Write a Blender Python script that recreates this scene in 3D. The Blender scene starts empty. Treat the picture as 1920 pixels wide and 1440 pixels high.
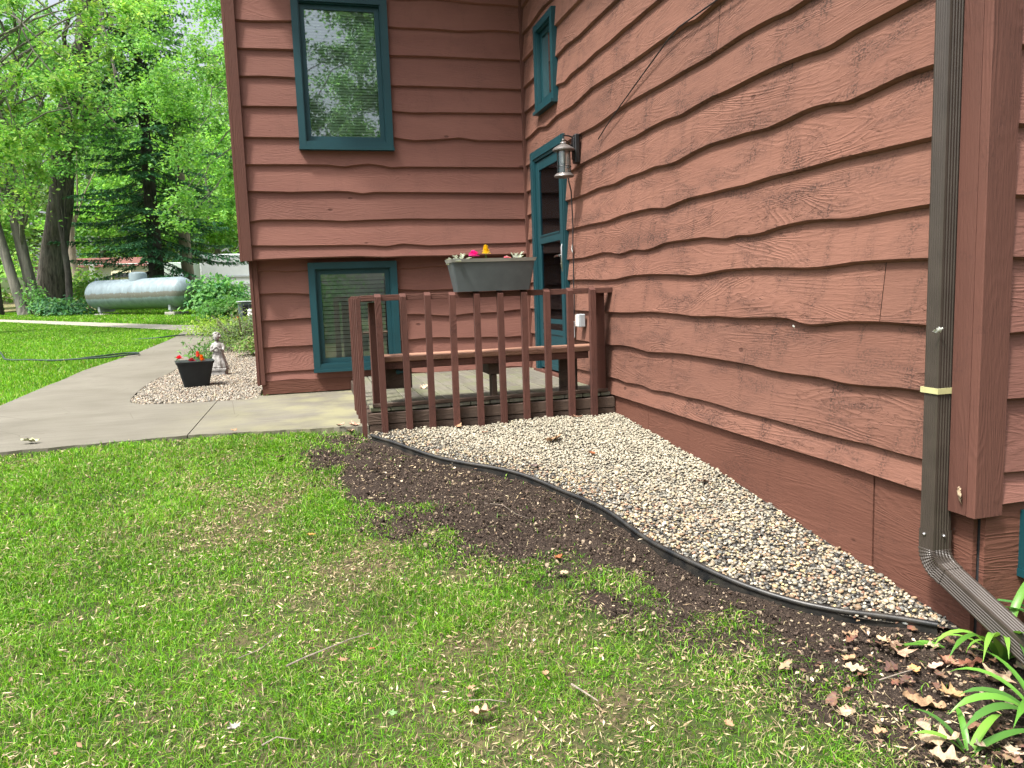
import bpy, bmesh, math, random
import numpy as np
from mathutils import Vector, Matrix
R = math.radians
random.seed(7)
rng = np.random.default_rng(11)
S = bpy.context.scene
COL = S.collection

# ---------------------------------------------------------------- camera
cam = bpy.data.objects.new('camera', bpy.data.cameras.new('camera'))
COL.objects.link(cam)
right = Vector((0.96626034, -0.25530716, -0.03404715))
up = Vector((0.0630183, 0.10616787, 0.99234927))
fwd = Vector((0.24973917, 0.96101334, -0.11867483))
M = Matrix((right, up, -fwd)).transposed().to_4x4()
M.translation = Vector((-2.2, -7.5634, 0.905))
cam.matrix_world = M
cam.data.sensor_width = 36.0
cam.data.lens = 36.0 * 1450.0 / 1920.0
cam.data.clip_start = 0.05
cam.data.clip_end = 1000
S.camera = cam

# ---------------------------------------------------------------- world, sun, exposure
SUN_EL, SUN_AZ = 60.0, -118.0            # azimuth clockwise from +Y
w = bpy.data.worlds.new('World'); S.world = w; w.use_nodes = True
nt = w.node_tree; nt.nodes.clear()
sky = nt.nodes.new('ShaderNodeTexSky'); sky.sky_type = 'NISHITA'; sky.sun_disc = False
sky.sun_elevation = R(SUN_EL); sky.sun_rotation = R(SUN_AZ)
sky.air_density = 1.0; sky.dust_density = 4.0; sky.ozone_density = 1.0
hs = nt.nodes.new('ShaderNodeHueSaturation'); hs.inputs['Saturation'].default_value = 0.38; hs.inputs['Value'].default_value = 1.0
bg = nt.nodes.new('ShaderNodeBackground'); bg.inputs['Strength'].default_value = 0.13
wo = nt.nodes.new('ShaderNodeOutputWorld')
# overcast weighting: brighter towards the zenith than at the horizon
tc = nt.nodes.new('ShaderNodeTexCoord'); sx_ = nt.nodes.new('ShaderNodeSeparateXYZ'); nt.links.new(tc.outputs['Generated'], sx_.inputs[0])
mr_ = nt.nodes.new('ShaderNodeMapRange'); mr_.inputs[1].default_value = 0.0; mr_.inputs[2].default_value = 1.0; mr_.inputs[3].default_value = 0.56; mr_.inputs[4].default_value = 2.3
nt.links.new(sx_.outputs[2], mr_.inputs[0])
mx_ = nt.nodes.new('ShaderNodeVectorMath'); mx_.operation = 'MULTIPLY'; nt.links.new(hs.outputs[0], mx_.inputs[0]); nt.links.new(mr_.outputs[0], mx_.inputs[1])
nt.links.new(sky.outputs[0], hs.inputs['Color']); nt.links.new(mx_.outputs[0], bg.inputs[0]); nt.links.new(bg.outputs[0], wo.inputs[0])
sl = bpy.data.lights.new('sun', 'SUN'); sl.energy = 3.4; sl.angle = R(6); sl.color = (1.0, 0.96, 0.88)
so = bpy.data.objects.new('sun', sl); COL.objects.link(so)
sd = Vector((math.sin(R(SUN_AZ)) * math.cos(R(SUN_EL)), math.cos(R(SUN_AZ)) * math.cos(R(SUN_EL)), math.sin(R(SUN_EL))))
so.rotation_euler = sd.to_track_quat('Z', 'Y').to_euler()
S.view_settings.view_transform = 'Standard'; S.view_settings.look = 'None'
S.view_settings.exposure = 0.88; S.view_settings.gamma = 1.0
S.render.engine = 'CYCLES'
S.cycles.max_bounces = 6; S.cycles.diffuse_bounces = 2; S.cycles.transmission_bounces = 4; S.cycles.transparent_max_bounces = 8

# ---------------------------------------------------------------- helpers
def tag(o, label=None, cat=None, group=None, kind=None):
    if label: o['label'] = label
    if cat: o['category'] = cat
    if group: o['group'] = group
    if kind: o['kind'] = kind
    return o
def empty(name, loc=(0, 0, 0), rz=0.0, label=None, cat=None, group=None):
    o = bpy.data.objects.new(name, None); COL.objects.link(o)
    o.empty_display_size = 0.1; o.location = loc; o.rotation_euler = (0, 0, rz)
    return tag(o, label, cat, group)
def mk(name, V, F, mat, parent=None, smooth=False, col=None, rel=True):
    """one mesh object from arrays; V in world space unless parent is an empty (then local to it)"""
    me = bpy.data.meshes.new(name)
    V = np.asarray(V, dtype=np.float32)
    if isinstance(F, np.ndarray):
        n, k = F.shape
        me.vertices.add(len(V)); me.vertices.foreach_set('co', V.ravel())
        me.loops.add(n * k); me.loops.foreach_set('vertex_index', F.astype(np.int32).ravel())
        me.polygons.add(n); me.polygons.foreach_set('loop_start', np.arange(0, n * k, k, dtype=np.int32))
        me.polygons.foreach_set('loop_total', np.full(n, k, dtype=np.int32))
        me.update(calc_edges=True)
    else:
        me.from_pydata([tuple(v) for v in V.tolist()], [], F); me.update()
        n = len(F)
    me.polygons.foreach_set('use_smooth', np.full(n, bool(smooth)))
    if col is not None:
        a = me.attributes.new('col', 'FLOAT_COLOR', 'FACE')
        c = np.ones((n, 4), dtype=np.float32); c[:, :3] = col
        a.data.foreach_set('color', c.ravel())
    me.materials.append(mat)
    o = bpy.data.objects.new(name, me); COL.objects.link(o)
    if parent is not None: o.parent = parent
    return o
class MB:
    def __init__(s): s.v = []; s.f = []; s.c = []
    def add(s, V, F, c=0.5):
        b = len(s.v); s.v += [tuple(v) for v in V]; s.f += [[b + i for i in f] for f in F]; s.c += [c] * len(F)
    def box(s, x0, x1, y0, y1, z0, z1, c=0.5, bev=0.0):
        if bev > 0:
            b = bev; V = []
            # chamfered box: 24 verts
            for (x, sx) in ((x0, 1), (x1, -1)):
                for (y, sy) in ((y0, 1), (y1, -1)):
                    for (z, sz) in ((z0, 1), (z1, -1)):
                        V += [(x, y + sy * b, z + sz * b), (x + sx * b, y, z + sz * b), (x + sx * b, y + sy * b, z)]
            bm = bmesh.new(); vs = [bm.verts.new(v) for v in V]
            r = bmesh.ops.convex_hull(bm, input=vs)
            bm.verts.ensure_lookup_table(); bm.verts.index_update()
            bmesh.ops.dissolve_limit(bm, angle_limit=0.02, verts=bm.verts, edges=bm.edges)
            bm.verts.index_update()
            s.add([v.co[:] for v in bm.verts], [[v.index for v in f.verts] for f in bm.faces], c); bm.free(); return
        V = [(x0, y0, z0), (x1, y0, z0), (x1, y1, z0), (x0, y1, z0), (x0, y0, z1), (x1, y0, z1), (x1, y1, z1), (x0, y1, z1)]
        s.add(V, [(0, 3, 2, 1), (4, 5, 6, 7), (0, 1, 5, 4), (1, 2, 6, 5), (2, 3, 7, 6), (3, 0, 4, 7)], c)
    def hexa(s, A, B, c=0.5):       # bottom quad A, top quad B
        s.add(list(A) + list(B), [(0, 3, 2, 1), (4, 5, 6, 7), (0, 1, 5, 4), (1, 2, 6, 5), (2, 3, 7, 6), (3, 0, 4, 7)], c)
    def tube(s, P, rad, n=10, cap=True, c=0.5, noise=0.0, prof=None):
        P = [Vector(p) for p in P]; m = len(P)
        if not hasattr(rad, '__len__'): rad = [rad] * m
        V = []; prev = None
        for i in range(m):
            t = (P[min(i + 1, m - 1)] - P[max(i - 1, 0)]).normalized()
            if prev is None:
                a = Vector((0, 0, 1)) if abs(t.z) < 0.9 else Vector((1, 0, 0))
                u = t.cross(a).normalized()
            else:
                u = (prev - t * prev.dot(t)).normalized()
            prev = u; v = t.cross(u)
            for k in range(n):
                an = 2 * math.pi * k / n
                rr = rad[i] * (1 + (random.uniform(-noise, noise) if noise else 0))
                V.append(P[i] + (u * math.cos(an) + v * math.sin(an)) * rr)
        F = []
        for i in range(m - 1):
            for k in range(n):
                F.append((i * n + k, i * n + (k + 1) % n, (i + 1) * n + (k + 1) % n, (i + 1) * n + k))
        if cap: F += [tuple(range(n))[::-1], tuple(range((m - 1) * n, m * n))]
        s.add(V, F, c)
    def lathe(s, prof, c0=(0, 0, 0), n=24, c=0.5, sx=1.0, sy=1.0):
        V = []; F = []; m = len(prof)
        for r, z in prof:
            for k in range(n):
                a = 2 * math.pi * k / n
                V.append((c0[0] + sx * r * math.cos(a), c0[1] + sy * r * math.sin(a), c0[2] + z))
        for i in range(m - 1):
            for k in range(n):
                F.append((i * n + k, i * n + (k + 1) % n, (i + 1) * n + (k + 1) % n, (i + 1) * n + k))
        F += [tuple(range(n))[::-1], tuple(range((m - 1) * n, m * n))]
        s.add(V, F, c)
    def build(s, name, mat, parent=None, smooth=False, loc=(0, 0, 0)):
        V = np.array([tuple(v) for v in s.v], dtype=np.float32) + np.array(loc, dtype=np.float32)
        c = np.array(s.c)[:, None].repeat(3, 1)
        o = mk(name, V, s.f, mat, parent, False, c)
        if smooth:
            me = o.data; me.polygons.foreach_set('use_smooth', np.ones(len(me.polygons), dtype=bool))
            bm = bmesh.new(); bm.from_mesh(me)
            for e in bm.edges:
                if len(e.link_faces) == 2 and e.calc_face_angle(0) > R(38): e.smooth = False
            bm.to_mesh(me); bm.free()
        return o
def vnoise(x, y, seed=0, octs=3):
    out = np.zeros_like(x, dtype=float); amp = 1.0; tot = 0
    for o in range(octs):
        g = np.random.default_rng(seed + o).random((64, 64))
        xi = np.floor(x).astype(int); yi = np.floor(y).astype(int)
        fx = x - xi; fy = y - yi; fx = fx * fx * (3 - 2 * fx); fy = fy * fy * (3 - 2 * fy)
        a = g[xi % 64, yi % 64]; b = g[(xi + 1) % 64, yi % 64]; c = g[xi % 64, (yi + 1) % 64]; d = g[(xi + 1) % 64, (yi + 1) % 64]
        out += amp * ((a * (1 - fx) + b * fx) * (1 - fy) + (c * (1 - fx) + d * fx) * fy); tot += amp
        amp *= 0.5; x = x * 2.03 + 5.1; y = y * 2.03 + 3.7
    return out / tot
def gz(x, y):
    y = np.asarray(y, dtype=float)
    return -0.1 * np.clip(-2.0 - y, 0, 5) + 0.035 * np.clip(y - 3, 0, 25)
# nodes
def newmat(name):
    m = bpy.data.materials.new(name); m.use_nodes = True
    nt = m.node_tree; b = nt.nodes['Principled BSDF']
    return m, nt, b
def N(nt, t, **k):
    n = nt.nodes.new(t)
    for a, v in k.items():
        if a in n.inputs: n.inputs[a].default_value = v
        else: setattr(n, a, v)
    return n
def L(nt, a, b): nt.links.new(a, b)
def vmath(nt, op, a, b):
    n = nt.nodes.new('ShaderNodeVectorMath'); n.operation = op
    for i, s_ in enumerate((a, b)):
        if hasattr(s_, 'is_linked'): L(nt, s_, n.inputs[i])
        else: n.inputs[i].default_value = s_
    return n.outputs[0]
def fmath(nt, op, a, b=None, clamp=False):
    n = nt.nodes.new('ShaderNodeMath'); n.operation = op; n.use_clamp = clamp
    for i, s_ in enumerate((a, b)):
        if s_ is None: continue
        if hasattr(s_, 'is_linked'): L(nt, s_, n.inputs[i])
        else: n.inputs[i].default_value = s_
    return n.outputs[0]
def noise(nt, vec, scale, detail=3, rough=0.5, dist=0.0):
    n = nt.nodes.new('ShaderNodeTexNoise'); n.inputs['Scale'].default_value = scale; n.inputs['Detail'].default_value = detail
    n.inputs['Roughness'].default_value = rough; n.inputs['Distortion'].default_value = dist
    if vec is not None: L(nt, vec, n.inputs['Vector'])
    return n.outputs['Fac']
def ramp(nt, fac, stops):
    n = nt.nodes.new('ShaderNodeValToRGB'); e = n.color_ramp.elements
    while len(e) < len(stops): e.new(0.5)
    for i, (p, c) in enumerate(stops):
        e[i].position = p; e[i].color = (c[0], c[1], c[2], 1) if hasattr(c, '__len__') else (c, c, c, 1)
    L(nt, fac, n.inputs[0]); return n.outputs[0]
def mix(nt, fac, a, b, mode='MIX'):
    n = nt.nodes.new('ShaderNodeMix'); n.data_type = 'RGBA'; n.blend_type = mode
    for s_, k in ((fac, 0), (a, 6), (b, 7)):
        if hasattr(s_, 'is_linked'): L(nt, s_, n.inputs[k])
        elif hasattr(s_, '__len__'): n.inputs[k].default_value = (s_[0], s_[1], s_[2], 1)
        else: n.inputs[k].default_value = s_
    return n.outputs[2]
def bump(nt, h, b, strength=0.5, dist=0.01):
    n = nt.nodes.new('ShaderNodeBump'); n.inputs['Strength'].default_value = strength; n.inputs['Distance'].default_value = dist
    L(nt, h, n.inputs['Height']); L(nt, n.outputs[0], b.inputs['Normal']); return n
def geo(nt): return nt.nodes.new('ShaderNodeNewGeometry').outputs['Position']
def obc(nt): return nt.nodes.new('ShaderNodeTexCoord').outputs['Object']
def attr(nt):
    n = nt.nodes.new('ShaderNodeAttribute'); n.attribute_name = 'col'; return n

def wood_mat(name, c1, c2, rings=1.0, mild=0.5, vertical=False, rough=0.8, scale=1.0, pits=0.5):
    m, nt, b = newmat(name)
    p = geo(nt); sp = N(nt, 'ShaderNodeSeparateXYZ'); L(nt, p, sp.inputs[0])
    a = attr(nt); sa = N(nt, 'ShaderNodeSeparateColor'); L(nt, a.outputs['Color'], sa.inputs[0]); bid = sa.outputs[0]
    u = fmath(nt, 'ADD', sp.outputs[0], sp.outputs[1]); v = sp.outputs[2]
    if vertical: u, v = v, u
    cv = N(nt, 'ShaderNodeCombineXYZ'); L(nt, u, cv.inputs[0]); L(nt, v, cv.inputs[1]); L(nt, fmath(nt, 'MULTIPLY', bid, 41.0), cv.inputs[2])
    vec = cv.outputs[0]
    # cathedral grain: contours of a stretched noise field
    g1 = noise(nt, vmath(nt, 'MULTIPLY', vec, (0.9 * scale, 5.0 * scale, 1)), 1.0, 2.0, 0.45, 0.6)
    rg = fmath(nt, 'SINE', fmath(nt, 'MULTIPLY', g1, 150.0))
    rgs = fmath(nt, 'MULTIPLY', fmath(nt, 'POWER', fmath(nt, 'ADD', fmath(nt, 'MULTIPLY', rg, 0.5), 0.5), 2.0), 1.0)
    fine = noise(nt, vmath(nt, 'MULTIPLY', vec, (14, 130, 1)), 1.0, 3, 0.6)
    mid = noise(nt, vmath(nt, 'MULTIPLY', vec, (16, 42, 1)), 1.0, 4, 0.7, 0.8)
    zone = noise(nt, vmath(nt, 'MULTIPLY', vec, (1.1, 3.0, 3.3)), 1.0, 2, 0.5)
    zr = ramp(nt, zone, [(0.40, 0.12), (0.62, 1.0)])
    pit = ramp(nt, mid, [(0.30, 0.0), (0.46, 1.0)])
    h = fmath(nt, 'ADD', fmath(nt, 'MULTIPLY', fine, 0.6), fmath(nt, 'MULTIPLY', fmath(nt, 'MULTIPLY', rgs, zr), 0.8 * rings))
    h = fmath(nt, 'ADD', h, fmath(nt, 'MULTIPLY', fmath(nt, 'MULTIPLY', pit, zr), pits))
    col = mix(nt, ramp(nt, noise(nt, vmath(nt, 'MULTIPLY', vec, (0.8, 4, 2)), 1.0, 3), [(0.3, 0.0), (0.7, 1.0)]), c1, c2)
    tone = fmath(nt, 'ADD', fmath(nt, 'MULTIPLY', bid, 0.22), 0.89)
    col = mix(nt, 1.0, col, tone, 'MULTIPLY')
    # dark specks of mildew in loose vertical streaks
    st = noise(nt, vmath(nt, 'MULTIPLY', vec, (9, 1.8, 3)), 1.0, 3, 0.6)
    sk = noise(nt, vmath(nt, 'MULTIPLY', vec, (80, 110, 3)), 1.0, 3, 0.7)
    blot = noise(nt, vmath(nt, 'MULTIPLY', vec, (2.6, 6.5, 7)), 1.0, 4, 0.65, 0.5)
    skr = ramp(nt, sk, [(0.46, 0.0), (0.58, 1.0)])
    ms = fmath(nt, 'ADD', fmath(nt, 'MULTIPLY', ramp(nt, st, [(0.54, 0.0), (0.70, 0.8)]), skr), fmath(nt, 'MULTIPLY', ramp(nt, blot, [(0.52, 0.0), (0.66, 0.75)]), skr), True)
    grime = ramp(nt, blot, [(0.45, 0.0), (0.75, 0.55)])
    ms2 = fmath(nt, 'MULTIPLY', ms, mild)
    col = mix(nt, fmath(nt, 'MULTIPLY', grime, mild * 0.7), col, (c2[0] * 0.62, c2[1] * 0.68, c2[2] * 0.75))
    col = mix(nt, ms2, col, (c2[0] * 0.3, c2[1] * 0.35, c2[2] * 0.4))
    pitc = fmath(nt, 'MULTIPLY', fmath(nt, 'SUBTRACT', 1.0, pit), fmath(nt, 'MULTIPLY', zr, 0.45 * pits * 2))
    col = mix(nt, pitc, col, (c2[0] * 0.45, c2[1] * 0.45, c2[2] * 0.45))
    # knots
    vo = N(nt, 'ShaderNodeTexVoronoi', Scale=1.0); L(nt, vmath(nt, 'MULTIPLY', vec, (2.2, 4.2, 1.0)), vo.inputs['Vector'])
    kn = ramp(nt, vo.outputs['Distance'], [(0.035, 1.0), (0.06, 0.0)])
    col = mix(nt, fmath(nt, 'MULTIPLY', kn, 0.7), col, (c2[0] * 0.35, c2[1] * 0.3, c2[2] * 0.3))
    h = fmath(nt, 'SUBTRACT', h, fmath(nt, 'MULTIPLY', kn, 0.8))
    L(nt, col, b.inputs['Base Color']); b.inputs['Roughness'].default_value = rough
    b.inputs['Specular IOR Level'].default_value = 0.3
    bump(nt, h, b, 0.75, 0.0050)
    return m
def plain(name, c, rough=0.6, metal=0.0, var=0.15, nscale=6.0, bstr=0.1, bscale=80, bdist=0.002, c2=None, usecol=False):
    m, nt, b = newmat(name)
    p = geo(nt)
    nz = noise(nt, p, nscale, 4, 0.6)
    c2 = c2 or tuple(x * (1 - var * 2) for x in c)
    col = mix(nt, ramp(nt, nz, [(0.35, 0.0), (0.68, 1.0)]), c, c2)
    if usecol: col = mix(nt, 1.0, col, attr(nt).outputs['Color'], 'MULTIPLY')
    L(nt, col, b.inputs['Base Color']); b.inputs['Roughness'].default_value = rough; b.inputs['Metallic'].default_value = metal
    if bstr > 0: bump(nt, noise(nt, p, bscale, 3, 0.6), b, bstr, bdist)
    return m
def leafmat(name, trans=0.45, rough=0.55, bright=1.0):
    m, nt, b = newmat(name)
    a = attr(nt).outputs['Color']
    col = mix(nt, 1.0, a, (bright, bright, bright), 'MULTIPLY')
    L(nt, col, b.inputs['Base Color']); b.inputs['Roughness'].default_value = rough
    b.inputs['Specular IOR Level'].default_value = 0.35
    tr = N(nt, 'ShaderNodeBsdfTranslucent'); L(nt, mix(nt, 1.0, col, (1.25, 1.25, 0.7), 'MULTIPLY'), tr.inputs[0])
    ms = N(nt, 'ShaderNodeMixShader'); ms.inputs[0].default_value = trans
    L(nt, b.outputs[0], ms.inputs[1]); L(nt, tr.outputs[0], ms.inputs[2])
    L(nt, ms.outputs[0], nt.nodes['Material Output'].inputs[0])
    return m
def colmat(name, rough=0.6, bstr=0.3, bscale=120, bdist=0.002, nscale=40, var=0.25, spec=0.5):
    m, nt, b = newmat(name)
    a = attr(nt).outputs['Color']; p = geo(nt)
    k = ramp(nt, noise(nt, p, nscale, 3, 0.6), [(0.3, 1 - var), (0.7, 1 + var)])
    L(nt, mix(nt, 1.0, a, k, 'MULTIPLY'), b.inputs['Base Color']); b.inputs['Roughness'].default_value = rough
    b.inputs['Specular IOR Level'].default_value = spec
    if bstr: bump(nt, noise(nt, p, bscale, 3, 0.6), b, bstr, bdist)
    return m

M_side = wood_mat('siding_red', (0.203, 0.096, 0.068), (0.168, 0.076, 0.053), rings=0.55, mild=1.0, pits=0.8)
M_side1 = wood_mat('siding_smooth', (0.215, 0.097, 0.075), (0.180, 0.078, 0.060), rings=0.35, mild=0.25, pits=0.12)
M_trim = wood_mat('trim_red', (0.120, 0.050, 0.036), (0.096, 0.039, 0.028), rings=0.3, mild=0.3, vertical=True, pits=0.1)
M_skirt = wood_mat('skirt_red', (0.145, 0.060, 0.040), (0.118, 0.047, 0.031), rings=0.5, mild=0.4, pits=0.15)
M_rail = wood_mat('rail_red', (0.105, 0.043, 0.032), (0.080, 0.032, 0.024), rings=0.4, mild=0.6, vertical=True, pits=0.2)
M_railh = wood_mat('rail_top', (0.120, 0.052, 0.038), (0.090, 0.039, 0.029), rings=0.4, mild=0.7, pits=0.3)
M_bench = wood_mat('bench_top', (0.36, 0.20, 0.135), (0.26, 0.135, 0.09), rings=0.6, mild=0.5, pits=0.3)
M_darkw = wood_mat('dark_timber', (0.095, 0.062, 0.045), (0.06, 0.042, 0.032), rings=0.8, mild=0.6, pits=0.5)
M_teal = plain('teal_paint', (0.003, 0.048, 0.060), 0.5, 0, 0.08, 5, 0.15, 60, 0.001)
M_dark = plain('interior_dark', (0.02, 0.022, 0.024), 0.9, bstr=0)
M_blind = plain('blind_white', (0.74, 0.76, 0.73), 0.5, bstr=0)
M_plast_dark = plain('black_plastic', (0.012, 0.013, 0.014), 0.4, 0, 0.1, 8, 0.2, 60)
M_dirtyplast = plain('edging_black', (0.010, 0.011, 0.012), 0.4, 0, 0.1, 14, 0.3, 60, 0.002, c2=(0.04, 0.036, 0.03))
M_pot = plain('pot_black', (0.014, 0.018, 0.020), 0.55, 0, 0.1, 14, 0.25, 90, 0.002)
M_planter = plain('planter_grey', (0.075, 0.088, 0.092), 0.5, 0, 0.1, 9, 0.15, 80)
M_rim = plain('planter_rim', (0.42, 0.42, 0.39), 0.5, 0, 0.1, 9, 0.15, 80)
M_dspout = plain('downspout_brown', (0.052, 0.041, 0.033), 0.42, 0.0, 0.12, 10, 0.1, 30, 0.001)
M_steel = plain('nickel', (0.6, 0.58, 0.55), 0.25, 1.0, 0.1, 10, 0)
M_bronze = plain('bronze', (0.10, 0.085, 0.075), 0.4, 0.5, 0.15, 20, 0.1)
M_cable = plain('cable_black', (0.02, 0.018, 0.02), 0.5, bstr=0)
M_white = plain('white_plastic', (0.7, 0.7, 0.68), 0.4, bstr=0)
M_greyp = plain('grey_box', (0.38, 0.42, 0.44), 0.45, bstr=0)
M_strap = plain('yellow_strap', (0.50, 0.48, 0.24), 0.45, 0, 0.08, 20, 0)
M_screw = plain('screw', (0.75, 0.75, 0.75), 0.3, 0.9, bstr=0)
M_leaf = leafmat('leaves', 0.5, 0.55, 1.2)
M_needle = leafmat('needles', 0.12, 0.6)
M_grass = leafmat('grass_blades', 0.38, 0.5)
M_strapleaf = leafmat('strap_leaf', 0.3, 0.35)
M_peb = colmat('pebbles', 0.55, 0.15, 200, 0.001, 90, 0.22, 0.4)
M_crumb = colmat('crumbs', 0.9, 0.5, 200, 0.003, 60, 0.4, 0.2)
M_litter = colmat('dry_leaf', 0.75, 0.35, 90, 0.003, 60, 0.25, 0.25)
M_twig = plain('twig_bark', (0.30, 0.25, 0.20), 0.9, 0, 0.3, 60, 0.6, 150, 0.003)
M_stone = plain('statue_stone', (0.42, 0.41, 0.39), 0.85, 0, 0.25, 22, 0.5, 60, 0.004, c2=(0.12, 0.11, 0.10))
M_block = plain('concrete_block', (0.42, 0.40, 0.36), 0.9, 0, 0.2, 15, 0.5, 60, 0.004)
M_metalw = plain('white_wall', (0.52, 0.56, 0.57), 0.5, 0, 0.08, 1.0, 0)
M_roofr = plain('roof_red', (0.20, 0.075, 0.06), 0.8, 0, 0.15, 2.0, 0)
M_mint = plain('mint_wall', (0.55, 0.66, 0.60), 0.6, 0, 0.1, 1.0, 0)
M_cream = plain('cream', (0.72, 0.66, 0.42), 0.4, 0, 0.06, 2.0, 0)
M_roof = plain('shingles', (0.10, 0.09, 0.085), 0.9, 0, 0.3, 9, 0.6, 30, 0.01)
M_soffit = plain('soffit', (0.30, 0.12, 0.09), 0.8, 0, 0.1, 3, 0)
M_ac = plain('ac_grey', (0.10, 0.135, 0.13), 0.5, 0.0, 0.08, 3, 0)
M_palegreen = plain('pale_green', (0.30, 0.40, 0.34), 0.5, 0, 0.1, 6, 0)
M_web = plain('debris', (0.10, 0.09, 0.08), 0.95, 0, 0.3, 60, 0.3)
M_lampmetal = plain('lamp_metal', (0.22, 0.20, 0.19), 0.42, 0.5, 0.15, 30, 0.1)

# glass
m, nt, b = newmat('window_glass'); M_glass = m
tp = N(nt, 'ShaderNodeBsdfTransparent'); tp.inputs[0].default_value = (0.84, 0.92, 0.88, 1)
gl = N(nt, 'ShaderNodeBsdfGlossy'); gl.inputs['Roughness'].default_value = 0.015; gl.inputs[0].default_value = (0.92, 1.0, 1.0, 1)
fr = N(nt, 'ShaderNodeFresnel', IOR=1.55); fa = fmath(nt, 'ADD', fr.outputs[0], 0.26, True)
pz = noise(nt, geo(nt), 2.2, 2, 0.5)
bn = N(nt, 'ShaderNodeBump'); bn.inputs['Strength'].default_value = 0.05; bn.inputs['Distance'].default_value = 0.01; L(nt, pz, bn.inputs['Height']); L(nt, bn.outputs[0], gl.inputs['Normal'])
ms = N(nt, 'ShaderNodeMixShader'); L(nt, fa, ms.inputs[0]); L(nt, tp.outputs[0], ms.inputs[1]); L(nt, gl.outputs[0], ms.inputs[2])
L(nt, ms.outputs[0], nt.nodes['Material Output'].inputs[0])
m, nt, b = newmat('door_glass'); M_dglass = m
tp = N(nt, 'ShaderNodeBsdfTransparent'); tp.inputs[0].default_value = (0.55, 0.68, 0.70, 1)
gl = N(nt, 'ShaderNodeBsdfGlossy'); gl.inputs['Roughness'].default_value = 0.06; gl.inputs[0].default_value = (0.55, 0.75, 0.85, 1)
fr = N(nt, 'ShaderNodeFresnel', IOR=1.4); ms = N(nt, 'ShaderNodeMixShader'); L(nt, fr.outputs[0], ms.inputs[0]); L(nt, tp.outputs[0], ms.inputs[1]); L(nt, gl.outputs[0], ms.inputs[2])
L(nt, ms.outputs[0], nt.nodes['Material Output'].inputs[0])
m, nt, b = newmat('lamp_glass'); M_lglass = m
tp = N(nt, 'ShaderNodeBsdfTransparent'); tp.inputs[0].default_value = (0.75, 0.82, 0.80, 1)
gl = N(nt, 'ShaderNodeBsdfGlossy'); gl.inputs['Roughness'].default_value = 0.1
ms = N(nt, 'ShaderNodeMixShader'); ms.inputs[0].default_value = 0.2; L(nt, tp.outputs[0], ms.inputs[1]); L(nt, gl.outputs[0], ms.inputs[2])
L(nt, ms.outputs[0], nt.nodes['Material Output'].inputs[0])

# ground materials
m, nt, b = newmat('lawn_soil'); M_ground = m
p = geo(nt)
n1 = noise(nt, p, 1.6, 5, 0.6); n2 = noise(nt, p, 30, 4, 0.7); n3 = noise(nt, p, 140, 2, 0.6)
near = mix(nt, ramp(nt, n2, [(0.35, 0), (0.65, 1)]), (0.035, 0.032, 0.018), (0.13, 0.10, 0.055))
near = mix(nt, ramp(nt, n1, [(0.4, 0), (0.6, 1)]), near, (0.038, 0.055, 0.017))
far = mix(nt, ramp(nt, n1, [(0.35, 0), (0.65, 1)]), (0.085, 0.20, 0.025), (0.13, 0.25, 0.035))
far = mix(nt, ramp(nt, n3, [(0.35, 0.75), (0.65, 0.0)]), far, (0.05, 0.11, 0.015))
sp = N(nt, 'ShaderNodeSeparateXYZ'); L(nt, p, sp.inputs[0])
mr = N(nt, 'ShaderNodeMapRange'); mr.inputs[1].default_value = -2.0; mr.inputs[2].default_value = 2.5; L(nt, sp.outputs[1], mr.inputs[0])
c_ = mix(nt, mr.outputs[0], near, far)
mr2 = N(nt, 'ShaderNodeMapRange'); mr2.inputs[1].default_value = 22.0; mr2.inputs[2].default_value = 27; L(nt, sp.outputs[1], mr2.inputs[0])
wood = mix(nt, ramp(nt, n1, [(0.45, 0), (0.6, 1)]), (0.30, 0.24, 0.15), (0.12, 0.16, 0.05))
c_ = mix(nt, mr2.outputs[0], c_, wood)
L(nt, c_, b.inputs['Base Color']); b.inputs['Roughness'].default_value = 0.95; b.inputs['Specular IOR Level'].default_value = 0.1
bump(nt, n2, b, 0.6, 0.01)

m, nt, b = newmat('dark_soil'); M_soil = m
p = geo(nt)
n1 = noise(nt, p, 9, 5, 0.65); n2 = noise(nt, p, 70, 4, 0.75); n3 = noise(nt, p, 260, 2, 0.6)
c_ = mix(nt, ramp(nt, n2, [(0.3, 0), (0.7, 1)]), (0.015, 0.011, 0.009), (0.055, 0.040, 0.031))
c_ = mix(nt, ramp(nt, n3, [(0.62, 0), (0.70, 0.8)]), c_, (0.30, 0.22, 0.15))
L(nt, c_, b.inputs['Base Color']); b.inputs['Roughness'].default_value = 0.95; b.inputs['Specular IOR Level'].default_value = 0.15
bump(nt, fmath(nt, 'ADD', n2, fmath(nt, 'MULTIPLY', n3, 0.4)), b, 0.9, 0.012)

m, nt, b = newmat('gravel_base'); M_gbase = m
p = geo(nt); vo = N(nt, 'ShaderNodeTexVoronoi', Scale=70.0); L(nt, p, vo.inputs['Vector'])
c_ = mix(nt, ramp(nt, vo.outputs['Distance'], [(0.2, 0), (0.6, 1)]), (0.10, 0.085, 0.065), (0.012, 0.011, 0.010))
L(nt, c_, b.inputs['Base Color']); b.inputs['Roughness'].default_value = 0.9
bump(nt, fmath(nt, 'SUBTRACT', 1.0, vo.outputs['Distance']), b, 1.0, 0.01)

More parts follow.
